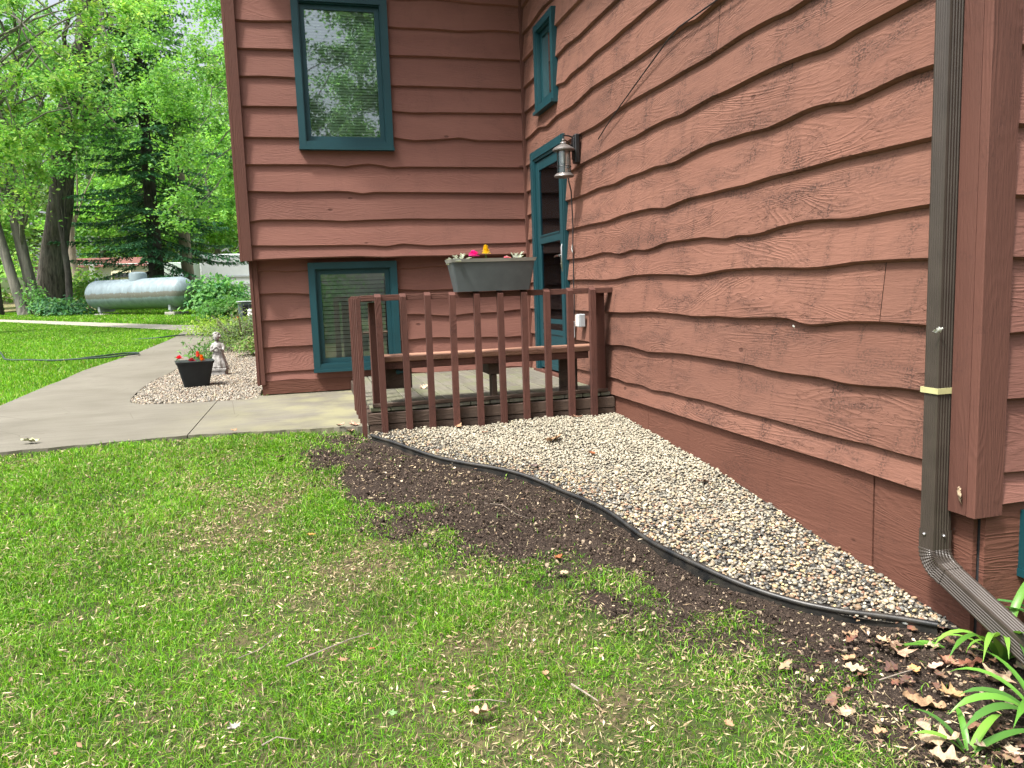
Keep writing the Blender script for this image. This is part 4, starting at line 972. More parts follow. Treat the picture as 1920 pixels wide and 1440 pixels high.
# body built as one fused surface: dress + torso + arms + head through a voxel remesh
mb = MB()
n = 40; prof = [(0.085, 0.085), (0.100, 0.10), (0.094, 0.15), (0.080, 0.20), (0.068, 0.25), (0.060, 0.29), (0.056, 0.32), (0.060, 0.35), (0.056, 0.385), (0.038, 0.41), (0.022, 0.425)]
V = []; F = []
for i_, (r_, z) in enumerate(prof):
    for k in range(n):
        a = 2 * math.pi * k / n; fold = 1 + 0.10 * math.sin(a * 9 + z * 6) * max(0, (0.30 - z) / 0.2)
        V.append((r_ * fold * math.cos(a) * 1.0 + 0.02 * max(0, 0.2 - z) * math.cos(a * 2), r_ * fold * math.sin(a) * 0.8, z))
for i_ in range(len(prof) - 1):
    for k in range(n): F.append((i_ * n + k, i_ * n + (k + 1) % n, (i_ + 1) * n + (k + 1) % n, (i_ + 1) * n + k))
F += [tuple(range(n))[::-1], tuple(range((len(prof) - 1) * n, len(prof) * n))]
mb.add(V, F)
mb.tube([(0, 0, 0.40), (-0.002, -0.004, 0.44)], [0.020, 0.018], 10)
def ellip(mb, c, r, n=14, m=9, jit=0.0):
    V = []; F = []
    for i_ in range(m + 1):
        th = math.pi * i_ / m
        for k in range(n):
            a = 2 * math.pi * k / n; q = 1 + random.uniform(-jit, jit)
            V.append((c[0] + r[0] * q * math.sin(th) * math.cos(a), c[1] + r[1] * q * math.sin(th) * math.sin(a), c[2] + r[2] * q * math.cos(th)))
    for i_ in range(m):
        for k in range(n): F.append((i_ * n + k, (i_ + 1) * n + k, (i_ + 1) * n + (k + 1) % n, i_ * n + (k + 1) % n))
    mb.add(V, F)
ellip(mb, (-0.006, -0.010, 0.472), (0.040, 0.044, 0.048))
ellip(mb, (-0.010, -0.052, 0.466), (0.006, 0.010, 0.008))              # nose
ellip(mb, (-0.009, -0.044, 0.448), (0.014, 0.010, 0.006))              # mouth and chin
for sx in (-1, 1): ellip(mb, (-0.009 + 0.017 * sx, -0.044, 0.478), (0.009, 0.008, 0.006))
for sx in (-1, 1):                                                       # arms bent, hands meeting at the chest
    mb.tube([(0.045 * sx, 0, 0.385), (0.072 * sx, -0.012, 0.345), (0.070 * sx, -0.035, 0.305), (0.035 * sx, -0.070, 0.325), (0.012 * sx, -0.078, 0.345)], [0.022, 0.021, 0.018, 0.015, 0.012], 10)
ellip(mb, (0.0, -0.075, 0.352), (0.026, 0.016, 0.020))
body = mb.build('body', M_stone, st)
rm_ = body.modifiers.new('fuse', 'REMESH'); rm_.mode = 'VOXEL'; rm_.voxel_size = 0.0045; rm_.use_smooth_shade = True
mb = MB(); random.seed(21)
for k in range(60):
    a = random.uniform(0, 2 * math.pi); e = random.uniform(-0.5, 1.5)
    if math.sin(a) * math.cos(e) < -0.45 and e < 0.75: continue
    ellip(mb, (-0.006 + 0.043 * math.cos(a) * math.cos(e), -0.004 + 0.046 * math.sin(a) * math.cos(e), 0.478 + 0.048 * math.sin(e)), (0.014, 0.014, 0.013), 8, 6, 0.1)
hr = mb.build('hair', M_stone, st); rm_ = hr.modifiers.new('fuse', 'REMESH'); rm_.mode = 'VOXEL'; rm_.voxel_size = 0.004; rm_.use_smooth_shade = True
mb = MB(); mb.box(-0.085, 0.085, -0.075, 0.075, -0.01, 0.055, 0.5, 0.006); mb.box(-0.10, 0.10, -0.085, 0.085, 0.055, 0.088, 0.5, 0.006); mb.build('pedestal', M_stone, st)

# hoses ------------------------------------------------------------------------------
def ghose(name, pts, rad, mat, label):
    P_ = []; pp = [Vector((x, y, float(gz(x, y)) + dz)) for x, y, dz in pts]
    for k in range(len(pp) - 1):
        p0, p1, p2, p3 = pp[max(0, k - 1)], pp[k], pp[k + 1], pp[min(len(pp) - 1, k + 2)]
        for t in np.linspace(0, 1, 9)[:-1]:
            P_.append(0.5 * ((2 * p1) + (p2 - p0) * t + (2 * p0 - 5 * p1 + 4 * p2 - p3) * t * t + (3 * p1 - p0 - 3 * p2 + p3) * t ** 3))
    P_.append(pp[-1]); mb = MB(); mb.tube(P_, rad, 8); tag(mb.build(name, mat, None, True), label, 'hose'); return P_
M_hose = plain('hose_green', (0.03, 0.05, 0.045), 0.35, bstr=0)
M_hose2 = plain('hose_grey', (0.09, 0.12, 0.12), 0.35, bstr=0)
ghose('garden_hose', [(-7.9, 7.4, 0.03), (-7.35, 7.3, 0.05), (-6.98, 6.5, 0.06), (-6.75, 6.0, 0.02), (-6.34, 5.75, 0.02), (-5.95, 5.5, 0.02), (-5.59, 5.42, 0.03), (-5.23, 5.46, 0.03), (-4.98, 5.55, 0.04), (-4.84, 5.78, 0.03), (-4.90, 5.98, 0.03), (-5.1, 5.98, 0.03), (-5.35, 5.75, 0.03), (-5.6, 5.62, 0.02)], 0.013, M_hose, 'dark green garden hose looped over the lawn edge onto the path')
ghose('garden_hose', [(-5.6, 9.2, 0.0), (-5.1, 9.1, 0.02), (-4.80, 9.35, 0.03), (-4.55, 9.55, 0.02), (-4.3, 9.4, 0.02), (-4.05, 8.9, 0.03), (-3.8, 8.3, 0.03)], 0.014, M_hose, 'dark hose crossing the far end of the path behind the statue')

# propane tank -------------------------------------------------------------------------
A_ = Vector((-8.95, 20.35, 0)); B_ = Vector((-5.62, 18.05, 0)); dirn = (B_ - A_); Lt = dirn.length; yaw = math.atan2(dirn.y, dirn.x)
mid_ = (A_ + B_) / 2; tb = float(gz(0, mid_.y)) - 0.03
tank = empty('propane_tank', (mid_.x, mid_.y, tb), yaw, 'large silver horizontal propane tank standing on the far lawn', 'tank')
m, nt, b = newmat('tank_paint'); p = obc(nt); sp = N(nt, 'ShaderNodeSeparateXYZ'); L(nt, p, sp.inputs[0])
n1 = noise(nt, vmath(nt, 'MULTIPLY', p, (3, 3, 1.2)), 1.0, 4, 0.6); zz = fmath(nt, 'ADD', sp.outputs[2], fmath(nt, 'MULTIPLY', noise(nt, vmath(nt, 'MULTIPLY', p, (9, 9, 2)), 1.0, 4, 0.7), 0.16))
band = ramp(nt, zz, [(0.64, 0), (0.67, 1), (0.80, 1), (0.83, 0)])
n2 = noise(nt, vmath(nt, 'MULTIPLY', p, (7, 7, 1.0)), 1.0, 4, 0.7)
c_ = mix(nt, ramp(nt, n2, [(0.35, 0), (0.7, 1)]), (0.235, 0.30, 0.335), (0.15, 0.19, 0.215))
c_ = mix(nt, fmath(nt, 'MULTIPLY', band, 0.8), c_, (0.125, 0.108, 0.078))
spk = ramp(nt, noise(nt, p, 22, 3, 0.7), [(0.66, 0), (0.69, 1)]); c_ = mix(nt, fmath(nt, 'MULTIPLY', fmath(nt, 'MULTIPLY', band, spk), 0.8), c_, (0.65, 0.64, 0.60))
c_ = mix(nt, ramp(nt, zz, [(0.36, 0.6), (0.50, 0.0)]), c_, (0.17, 0.22, 0.20))
L(nt, c_, b.inputs['Base Color']); b.inputs['Roughness'].default_value = 0.5; M_tank = m
hl = Lt / 2; rr_ = 0.47; cz = 0.70; pr = []
for k in range(13): a = math.pi / 2 * k / 12; pr.append((max(0.002, rr_ * math.sin(a)), -(hl - 0.36) - 0.36 * math.cos(a)))
pr += [(rr_, -0.9), (rr_, -0.896), (rr_ * 0.998, 0), (rr_, 0.9)]
for k in range(13): a = math.pi / 2 * (1 - k / 12); pr.append((max(0.002, rr_ * math.sin(a)), (hl - 0.36) + 0.36 * math.cos(a)))
mb = MB(); mb.lathe(pr, n=48); mb.v = [(v[2], v[0], v[1] + cz) for v in mb.v]; mb.build('tank_body', M_tank, tank, True)
mb = MB(); mb.lathe([(0.002, 1.385), (0.18, 1.375), (0.245, 1.345), (0.265, 1.29), (0.27, 1.08)], (0.0, 0, 0), 28); mb.build('dome', M_tank, tank, True)
for sx in (-1, 1):
    mb = MB(); mb.tube([(sx * (hl - 0.30) + 0.06 * math.cos(R(t)), 0, 1.175 + 0.07 * math.sin(R(t))) for t in range(-10, 200, 15)], 0.012, 8); mb.build('lifting_lug', M_tank, tank, True)
    mb = MB(); mb.box(sx * (hl - 0.60) - 0.05, sx * (hl - 0.60) + 0.05, -0.30, 0.30, 0.16, 0.32, 0.5, 0.01); mb.box(sx * (hl - 0.60) - 0.03, sx * (hl - 0.60) + 0.03, -0.26, -0.20, 0.10, 0.2); mb.build('leg', M_greyp, tank)
for sx, lb in ((-1, 'low concrete block under the left leg of the tank'), (1, 'concrete block under the right leg of the tank')):
    P0 = mid_ + Vector((math.cos(yaw), math.sin(yaw), 0)) * sx * (hl - 0.60); k = MB(); zb = float(gz(0, P0.y)); h_ = tb + 0.105 - zb
    k.box(-0.19, 0.19, -0.32, 0.32, -0.05, h_, 0.5, 0.012); o_ = k.build('concrete_block', M_block); o_.location = (P0.x, P0.y, zb); o_.rotation_euler = (0, 0, yaw); tag(o_, lb, 'block', 'blocks carrying the tank')
# gas line behind the tank
# A/C unit ------------------------------------------------------------------------------
ac = empty('air_conditioner', (-3.34, 11.5, 0.27), 0, 'dark grey outdoor air conditioner unit beyond the house corner', 'air conditioner')
mb = MB(); mb.box(-0.38, 0.38, -0.36, 0.36, 0.0, 0.60, 0.5, 0.015); mb.build('cabinet', M_ac, ac)
mb = MB(); mb.box(-0.41, 0.41, -0.39, 0.39, 0.602, 0.63, 0.5, 0.012); mb.build('top_cover', M_greyp, ac)
mb = MB()
for k in range(4):
    mb.box(-0.28 + k * 0.15, -0.16 + k * 0.15, -0.372, -0.361, 0.06, 0.55)
for k in range(16): mb.box(-0.30, 0.32, -0.384, -0.373, 0.07 + k * 0.03, 0.076 + k * 0.03)
mb.build('grille', M_dark, ac)
mb = MB(); mb.box(-0.45, 0.45, -0.43, 0.43, -0.08, -0.002); mb.build('pad', M_block, ac)
gp = empty('garden_post', (-3.28, 8.45, float(gz(0, 8.45))), 0, 'pale green square post with a white domed cap by the shrubs', 'post')
mb = MB(); mb.box(-0.05, 0.05, -0.05, 0.05, -0.1, 0.42, 0.5, 0.008); mb.build('shaft', M_palegreen, gp)
mb = MB(); mb.lathe([(0.062, 0.415), (0.065, 0.44), (0.05, 0.46), (0.045, 0.50), (0.055, 0.505), (0.05, 0.53), (0.025, 0.55), (0.002, 0.555)], (0, 0, 0), 20); mb.build('cap', M_white, gp, True)
mb = MB(); mb.box(-3.72, -3.48, 9.35, 9.6, 0.10, 0.46, 0.5, 0.01); tag(mb.build('wooden_crate', M_darkw), 'dark wooden box holding the far orange flowers', 'box')
flower('orange_flower', 'orange flowers standing on the dark box beyond the shrubs', -3.60, 9.42, 0.455, 'round', 0.09, (0.85, 0.20, 0.02), 31, None)
flower('orange_flower', 'orange blossom at the left edge of the far dark box', -3.68, 9.44, 0.455, 'round', 0.06, (0.85, 0.22, 0.03), 32, None)

# far things -------------------------------------------------------------------------------
tr = empty('trailer', (0, 0, 0), 0, 'white boxy trailer far behind the air conditioner', 'trailer')
mb = MB(); mb.box(-7.0, -1.5, 32, 34.6, 1.0, 3.15, 0.5, 0.06); mb.build('body', M_metalw, tr)
mb = MB(); mb.box(-6.9, -1.6, 31.96, 31.99, 2.05, 2.12); mb.box(-6.9, -1.6, 31.96, 31.99, 1.7, 1.73); mb.build('stripe', M_greyp, tr)
mb = MB(); mb.box(-4.6, -3.6, 31.95, 31.99, 2.3, 2.9); mb.build('window', M_dark, tr)
for x in (-3.6, -2.7):
    mb = MB(); mb.lathe([(0.05, 0), (0.33, 0.0), (0.36, 0.05), (0.36, 0.2), (0.05, 0.25)], (0, 0, 0), 20); mb.v = [(x + v[0], 32.0 + v[2] - 0.05, 0.98 + v[1]) for v in mb.v]; mb.build('wheel', M_plast_dark, tr)
mh = empty('mobile_home', (0, 0, 0), 0, 'pale mint house with a low dull red roof far behind the propane tank', 'house')
mb = MB(); mb.box(-14.2, -7.6, 34.0, 38.0, 0.8, 2.9, 0.5, 0.02); mb.build('wall', M_mint, mh)
mb = MB(); mb.add([(-14.8, 33.4, 2.75), (-9.6, 33.4, 2.75), (-9.6, 38.6, 2.75), (-14.8, 38.6, 2.75), (-14.8, 36, 3.3), (-9.6, 36, 3.3)], [(0, 1, 5, 4), (2, 3, 4, 5), (1, 2, 5), (3, 0, 4), (3, 2, 1, 0)]); mb.build('roof', M_roofr, mh)
mb = MB(); mb.box(-11.2, -10.2, 33.95, 33.99, 1.6, 2.4); mb.build('window', M_dark, mh)
uv = empty('utility_vehicle', (0, 0, 0), 0, 'cream vehicle with a dark window band parked behind the propane tank', 'vehicle')
mb = MB(); mb.hexa([(-9.95, 27.4, 1.15), (-8.95, 27.0, 1.15), (-8.3, 28.6, 1.15), (-9.4, 29.0, 1.15)], [(-9.85, 27.5, 2.30), (-9.0, 27.15, 2.30), (-8.45, 28.5, 2.30), (-9.35, 28.8, 2.30)]); mb.build('body', M_cream, uv)
mb = MB(); mb.hexa([(-9.84, 27.39, 2.02), (-9.06, 27.08, 2.02), (-9.05, 27.14, 2.02), (-9.82, 27.44, 2.02)], [(-9.80, 27.42, 2.2), (-9.10, 27.13, 2.2), (-9.08, 27.18, 2.2), (-9.79, 27.48, 2.2)]); mb.build('window', M_dark, uv)
mb = MB(); mb.box(-11.0, -9.9, 27.35, 27.45, 1.80, 1.90); mb.box(-10.6, -10.45, 27.3, 27.5, 1.9, 2.55); mb.build('boom', M_white, uv)
for x, y in ((-9.85, 27.35), (-9.05, 27.03)):
    mb = MB(); mb.tube([(x, y, 1.15), (x + 0.05, y + 0.18, 1.15)], 0.28, 16); mb.build('wheel', M_plast_dark, uv)
bt = empty('boat', (0, 0, 0), 0, 'white boat with a black outboard motor half hidden behind the oak trunk', 'boat')
mb = MB(); mb.add([(-14.0, 25.6, 1.5), (-11.6, 25.6, 1.5), (-11.6, 26.8, 1.5), (-14.0, 26.8, 1.5), (-14.2, 25.2, 2.05), (-11.5, 25.2, 2.05), (-11.5, 27.2, 2.05), (-14.2, 27.2, 2.05)], [(0, 3, 2, 1), (4, 5, 6, 7), (0, 1, 5, 4), (1, 2, 6, 5), (2, 3, 7, 6), (3, 0, 4, 7)]); mb.build('hull', M_metalw, bt)
mt = MB(); mt.box(-0.22, 0.22, -0.25, 0.25, -0.28, 0.28, 0.5, 0.08); o_ = mt.build('outboard_motor', M_plast_dark, bt); o_.location = (-11.42, 25.2, 2.42); o_.rotation_euler = (0, R(28), 0)
mt = MB(); mt.box(-0.13, -0.11, -0.262, -0.252, -0.2, 0.1); mt.box(-0.06, -0.04, -0.262, -0.252, -0.2, 0.13); k = mt.build('stripe', M_white, o_)

# ================================================================ VEGETATION
YB = [(0.21, 0.39, 0.08), (0.14, 0.32, 0.06), (0.29, 0.43, 0.10)]       # bright young maple
MG = [(0.13, 0.30, 0.085), (0.17, 0.36, 0.10), (0.10, 0.24, 0.07)]
DG = [(0.030, 0.085, 0.025), (0.045, 0.11, 0.03), (0.022, 0.06, 0.02)]
BG = [(0.055, 0.17, 0.075), (0.08, 0.22, 0.09), (0.04, 0.125, 0.055)]
def leafcloud(c, nrm, size, pal, tone, asp=0.62, jit=0.55, seed=0):
    """c (n,3) centres; returns V,F,col for diamond leaves"""
    g = np.random.default_rng(seed); n = len(c)
    nr = nrm + g.normal(0, jit, (n, 3)); nr /= np.linalg.norm(nr, axis=1)[:, None] + 1e-9
    d = g.normal(0, 1, (n, 3)); d -= nr * (d * nr).sum(1)[:, None]; d /= np.linalg.norm(d, axis=1)[:, None] + 1e-9
    s_ = np.cross(nr, d); sz = size * g.uniform(0.65, 1.25, n)[:, None]
    p0 = c - d * sz * 0.5; p2 = c + d * sz * 0.5; p1 = c + s_ * sz * asp * 0.5 + d * sz * 0.06 + nr * sz * 0.08; p3 = c - s_ * sz * asp * 0.5 + d * sz * 0.06 + nr * sz * 0.08
    V = np.stack([p0, p1, p2, p3], 1).reshape(-1, 3); F = np.arange(4 * n).reshape(-1, 4)
    P = np.array(pal); k = g.integers(0, len(pal), n); col = P[k] * (tone if hasattr(tone, '__len__') else np.full((n, 1), tone)) * g.uniform(0.8, 1.2, (n, 1))
    return V, F, col
def boughs(centre, rad, nb, per, brad, seed, flat=0.16, droop=0.22, hollow=0.35):
    """leaf positions gathered in flattened sprays through a crown volume"""
    g = np.random.default_rng(seed); pts = []; tones = []; cs = []
    for b_ in range(nb):
        v = g.normal(0, 1, 3); v /= np.linalg.norm(v); r_ = (hollow + (1 - hollow) * g.random() ** 0.5)
        c = np.array(centre) + v * r_ * np.array(rad); cs.append(c)
        br = brad * g.uniform(0.6, 1.3); n = int(per * g.uniform(0.6, 1.4))
        a = g.uniform(0, 2 * np.pi); el = g.uniform(0.5, 1.0)
        rr_ = np.abs(g.normal(0, 0.5, n)); th = g.uniform(0, 2 * np.pi, n)
        # sprays break into finger-like twigs
        th = th + 0.25 * np.sin(th * 5 + a * 3)
        x = rr_ * np.cos(th) * br; y = rr_ * np.sin(th) * br * el
        X_ = x * np.cos(a) - y * np.sin(a); Y_ = x * np.sin(a) + y * np.cos(a)
        tilt = g.uniform(-0.25, 0.25)
        Z_ = g.normal(0, flat * br, n) - droop * rr_ ** 2 * br + X_ * tilt
        pts.append(c + np.stack([X_, Y_, Z_], 1)); t = g.uniform(0.75, 1.25); tones.append(np.full(n, t))
    return np.concatenate(pts), np.concatenate(tones)[:, None], cs
def limbs(mb, start, ends, r0, seed, sag=0.1):
    r_ = random.Random(seed)
    for e in ends:
        s_ = Vector(start(r_.random())) if callable(start) else Vector(start); e = Vector([float(q) for q in e])
        n = 6; P_ = []; ln = (e - s_).length
        for k in range(n + 1):
            t = k / n; p_ = s_.lerp(e, t) + Vector((r_.uniform(-1, 1), r_.uniform(-1, 1), r_.uniform(-1, 1))) * 0.04 * ln * math.sin(math.pi * t) + Vector((0, 0, 1)) * sag * ln * math.sin(math.pi * t)
            P_.append(p_)
        mb.tube(P_, [max(0.008, r0 * (1 - 0.85 * k / n)) for k in range(n + 1)], 6, cap=False, c=0.5)
def tree(name, label, trunk, radii, crowns, mat, group=None, leaf=0.1, pal=MG, seed=1, limb_r=0.06, nlimb=10, cat='tree', nrm=(0, 0, 0.9), bark_noise=0.06):
    """trunk: list of world points (base first). crowns: list of (centre, radius, nboughs, leaves, bough radius)"""
    base = Vector(trunk[0]); root = empty(name, base, 0, label, cat, group)
    P_ = []; rad = []
    for k in range(len(trunk) - 1):
        for t in np.linspace(0, 1, 6)[:-1]:
            P_.append(Vector(trunk[k]).lerp(Vector(trunk[k + 1]), t) - base); rad.append(radii[k] * (1 - t) + radii[k + 1] * t)
    P_.append(Vector(trunk[-1]) - base); rad.append(radii[-1]); rad[0] *= 1.35; rad[1] *= 1.1
    mb = MB(); mb.tube(P_, rad, 16, noise=bark_noise)
    allp = []; allt = []; ends = []
    for q, (c, r_, nb, per, br) in enumerate(crowns):
        p_, t_, cs = boughs(np.array(c) - np.array(base), r_, nb, per, br, seed * 17 + q); allp.append(p_); allt.append(t_)
        ends += [cs[k] for k in range(0, len(cs), max(1, len(cs) // max(1, nlimb)))]
    top = P_[-1]
    def st_(u): 
        k = int((0.45 + 0.54 * u) * (len(P_) - 1)); return P_[k]
    if ends: limbs(mb, st_, ends, limb_r, seed)
    mb.build('trunk', mat, root, True)
    if allp:
        c = np.concatenate(allp); V, F, col = leafcloud(c, np.array(nrm), leaf, pal, np.concatenate(allt), seed=seed)
        mk('crown', V, F, M_leaf, root, False, col)
    return root
G4 = lambda x, y: float(gz(x, y)) - 0.05
GT = 'trees standing in the group at the left edge'
# the cluster at the left edge
tree('grey_tree', 'dark straight trunk leftmost in the clump at the lawn edge', [(-12.35, 22.3, .6), (-12.30, 22.3, 3.5), (-12.25, 22.3, 8), (-12.2, 22.2, 12)], [.17, .15, .12, .08], [((-12.0, 21.5, 10.0), (2.6, 2.6, 2.6), 34, 120, 1.0)], M_barkd, GT, 0.13, MG, 3)
tree('leaning_tree', 'slim grey trunk leaning left out of the clump at the lawn edge', [(-11.40, 21.9, .6), (-11.75, 22.0, 2.3), (-12.15, 22.1, 4.5), (-12.4, 22.2, 9)], [.165, .155, .13, .08], [((-12.0, 20.5, 7.4), (2.4, 2.6, 1.8), 26, 120, 1.0)], M_barkg, GT, 0.13, MG, 4)
tree('forked_tree', 'mottled grey trunk with pale lichen right of the leaning slim one', [(-11.10, 22.3, .6), (-11.38, 22.35, 2.6), (-11.55, 22.4, 4.0), (-11.7, 22.4, 10)], [.21, .18, .17, .10], [((-11.0, 20.5, 8.6), (2.6, 2.6, 2.0), 34, 130, 1.05), ((-10.4, 19.6, 5.6), (1.8, 1.6, .9), 12, 90, 0.8)], M_barkg, GT, 0.13, MG, 5)
tree('oak_tree', 'largest tree, a thick furrowed oak trunk leaning right', [(-11.15, 23.4, .6), (-10.72, 23.4, 2.9), (-10.35, 23.4, 4.6), (-9.95, 23.2, 7.2), (-9.1, 22.9, 9.6), (-8.5, 22.8, 13)], [.50, .42, .40, .33, .26, .15], [((-9.2, 22.0, 11.0), (3.6, 3.2, 2.8), 60, 150, 1.15), ((-8.6, 20.6, 7.2), (2.0, 1.6, 1.1), 14, 110, 0.9)], M_bark, None, 0.14, MG, 6, 0.10, 12, bark_noise=0.03)
tree('thin_tree', 'thin dark trunk between the oak and the tank', [(-9.95, 21.6, .6), (-9.88, 21.6, 2.0), (-9.95, 21.6, 3.6), (-9.7, 21.6, 7)], [.125, .10, .095, .06], [((-9.5, 21.2, 6.4), (1.5, 1.4, 1.1), 14, 110, 0.8)], M_barkd, None, 0.12, MG, 7, 0.03, 5)
# young maple whose bright sprays hang in front
tree('maple_tree', 'nearest maple with bright yellow-green leafy boughs hanging low', [(-9.75, 12.9, .3), (-9.6, 12.8, 3.0), (-9.0, 12.3, 6.2), (-8.6, 12.0, 9.0)], [.20, .16, .11, .05],
     [((-7.55, 11.6, 4.9), (1.7, 1.7, 1.35), 36, 170, 0.62), ((-8.4, 11.6, 3.4), (0.9, 1.3, 0.7), 12, 120, 0.55), ((-7.2, 11.6, 7.4), (2.4, 2.2, 1.3), 40, 170, 0.75)], M_barkg, None, 0.10, YB, 8, 0.035, 14, nrm=(0.25, -0.35, 0.8))
tree('maple_tree', 'maple with green boughs crowding the house corner', [(-2.6, 16.4, .45), (-2.7, 16.3, 3.5), (-3.3, 15.9, 7), (-3.6, 15.6, 10)], [.19, .15, .10, .05],
     [((-4.6, 15.2, 4.7), (1.5, 1.5, 1.5), 26, 150, 0.72), ((-4.7, 15.2, 7.6), (1.9, 1.8, 2.0), 60, 180, 0.85), ((-5.1, 14.6, 3.3), (0.8, 1.0, 0.5), 8, 110, 0.6)], M_barkg, None, 0.105, [YB[0], YB[1], MG[1]], 9, 0.028, 4, nrm=(0.1, -0.3, 0.8))
tree('pale_tree', 'pale grey trunk standing just right of the tank', [(-6.55, 24.8, .75), (-6.6, 24.8, 4), (-6.5, 24.8, 9)], [.24, .20, .13], [((-6.2, 24.5, 9.5), (2.6, 2.4, 2.2), 36, 120, 1.1)], M_barkp, None, 0.15, MG, 10, 0.04, 3)
tree('pale_tree', 'pale forked trunks rising behind the tank dome', [(-11.2, 28.4, .8), (-11.5, 28.4, 2.7), (-11.3, 28.4, 8)], [.22, .18, .12], [((-11.6, 28.4, 8.5), (2.6, 2.4, 2.6), 40, 110, 1.2)], M_barkp, None, 0.17, MG, 12, 0.04, 3)
# background trees, bright and hazy
GB = 'woodland trees behind the far buildings'
bgx = [(-24, 34, 5.5), (-19.5, 38, 6.5), (-16.5, 33, 5.0), (-13.5, 42, 7.5), (-10.5, 40, 6.5), (-7.5, 44, 7.5), (-4.5, 39, 6.5), (-1.0, 43, 7), (-21, 45, 8), (-15, 50, 9), (-8.5, 52, 9), (-3, 52, 9)]
words = ['far left-edge woodland tree', 'second woodland tree from the left', 'small woodland tree behind the boat', 'woodland tree above the mint house', 'woodland tree rising over the red roof', 'woodland tree behind the tank', 'woodland tree above the white trailer', 'woodland tree mostly hidden by the house', 'rearmost tree at the far left', 'rearmost tree over the red roof', 'rearmost tree between tank and trailer', 'rearmost tree behind the house corner']
for k, (x, y, h) in enumerate(bgx):
    z0 = 0.85 + max(0, y - 45) * 0.05
    tree('woodland_tree', words[k] + ', pale yellow-green', [(x, y, z0), (x + .2, y, z0 + h * .5), (x + random.uniform(-.5, .5), y, z0 + h * 1.25)], [.20, .15, .07],
         [((x, y, z0 + h * 0.95), (h * .42, h * .38, h * .62), 85, 100, 1.25), ((x, y, z0 + 2.0), (h * .4, h * .3, 1.1), 10, 60, 1.0)], M_barkg, GB, 0.27, [YB[0], YB[1], MG[1]], 40 + k, 0.035, 2)
# spruce
def spruce(name, label, base, H, r0, spread, seed, low=1.2, tilt=0.0):
    root = empty(name, base, 0, label, 'tree'); g = np.random.default_rng(seed)
    mb = MB(); mb.tube([(0, 0, -.1), (0.02, 0, H * .4), (-0.03, 0, H)], [r0 * 1.1, r0 * .72, .03], 14, noise=0.04)
    C = []; Nn = []; D = []; T = []
    z = low
    while z < H * 0.98:
        nb = g.integers(4, 7); a0 = g.uniform(0, 6.28); L_ = spread * (1 - (z / H)) ** 0.62 * g.uniform(0.75, 1.1)
        zz0 = z
        for b_ in range(nb):
            z = zz0 + g.uniform(-.22, .22); dr_ = g.uniform(.26, .50)
            a = a0 + 6.283 * b_ / nb + g.uniform(-.3, .3); ll = L_ * g.uniform(.7, 1.1); dirh = np.array([math.cos(a), math.sin(a), 0.0])
            P_ = []; 
            for q in range(7):
                t = q / 6; P_.append(Vector(dirh * ll * t) + Vector((0, 0, z - ll * dr_ * t + ll * 0.20 * t * t + 0.05 * math.sin(t * 5 + a))))
            mb.tube(P_, [max(0.004, 0.020 * (1 - t / 7)) for t in range(7)], 5, cap=False)
            side = np.cross(dirh, [0, 0, 1.0])
            for q in range(int(26 * ll)):
                t = g.uniform(0.18, 1.0); k = min(5, int(t * 6)); p_ = np.array(P_[k].lerp(P_[k + 1], t * 6 - k))
                sg = g.choice([-1, 1]); sl_ = g.uniform(.15, .50) * (1.15 - t) * min(1.3, ll * .6) + .08
                # hanging twig with needle sprays
                nn = int(3 + sl_ * 14); 
                for w2 in range(nn):
                    u = (w2 + g.random()) / nn; pp = p_ + (side * sg * 0.8 + dirh * 0.5) * sl_ * u + np.array([0, 0, -0.45 * sl_ * u * u]) + g.normal(0, .012, 3)
                    C.append(pp); dd = side * sg * 0.7 + dirh * 0.6 + np.array([0, 0, -0.5 * u]) + g.normal(0, .35, 3); D.append(dd / np.linalg.norm(dd)); T.append(g.uniform(.7, 1.3) * (1.25 if t > .8 else 1))
        z = zz0 + g.uniform(0.20, 0.34)
    C = np.array(C); D = np.array(D); n = len(C); up_ = np.array([0, 0, 1.0]); s_ = np.cross(D, up_ + g.normal(0, .3, (n, 3))); s_ /= np.linalg.norm(s_, axis=1)[:, None]
    ln = g.uniform(.07, .15, n)[:, None]; wd = ln * 0.24
    V = np.stack([C - D * ln * .5, C + s_ * wd, C + D * ln * .6, C - s_ * wd], 1).reshape(-1, 3)
    col = np.array(BG)[g.integers(0, 3, n)] * 1.05 * np.array(T)[:, None]
    mb.build('trunk', M_barkd, root, True); mk('foliage', V, np.arange(4 * n).reshape(-1, 4), M_needle, root, False, col)
    return root
spruce('spruce_tree', 'tall dark spruce with drooping branches behind the tank', (-7.55, 24.0, .68), 15.0, .26, 4.1, 5, 1.5)
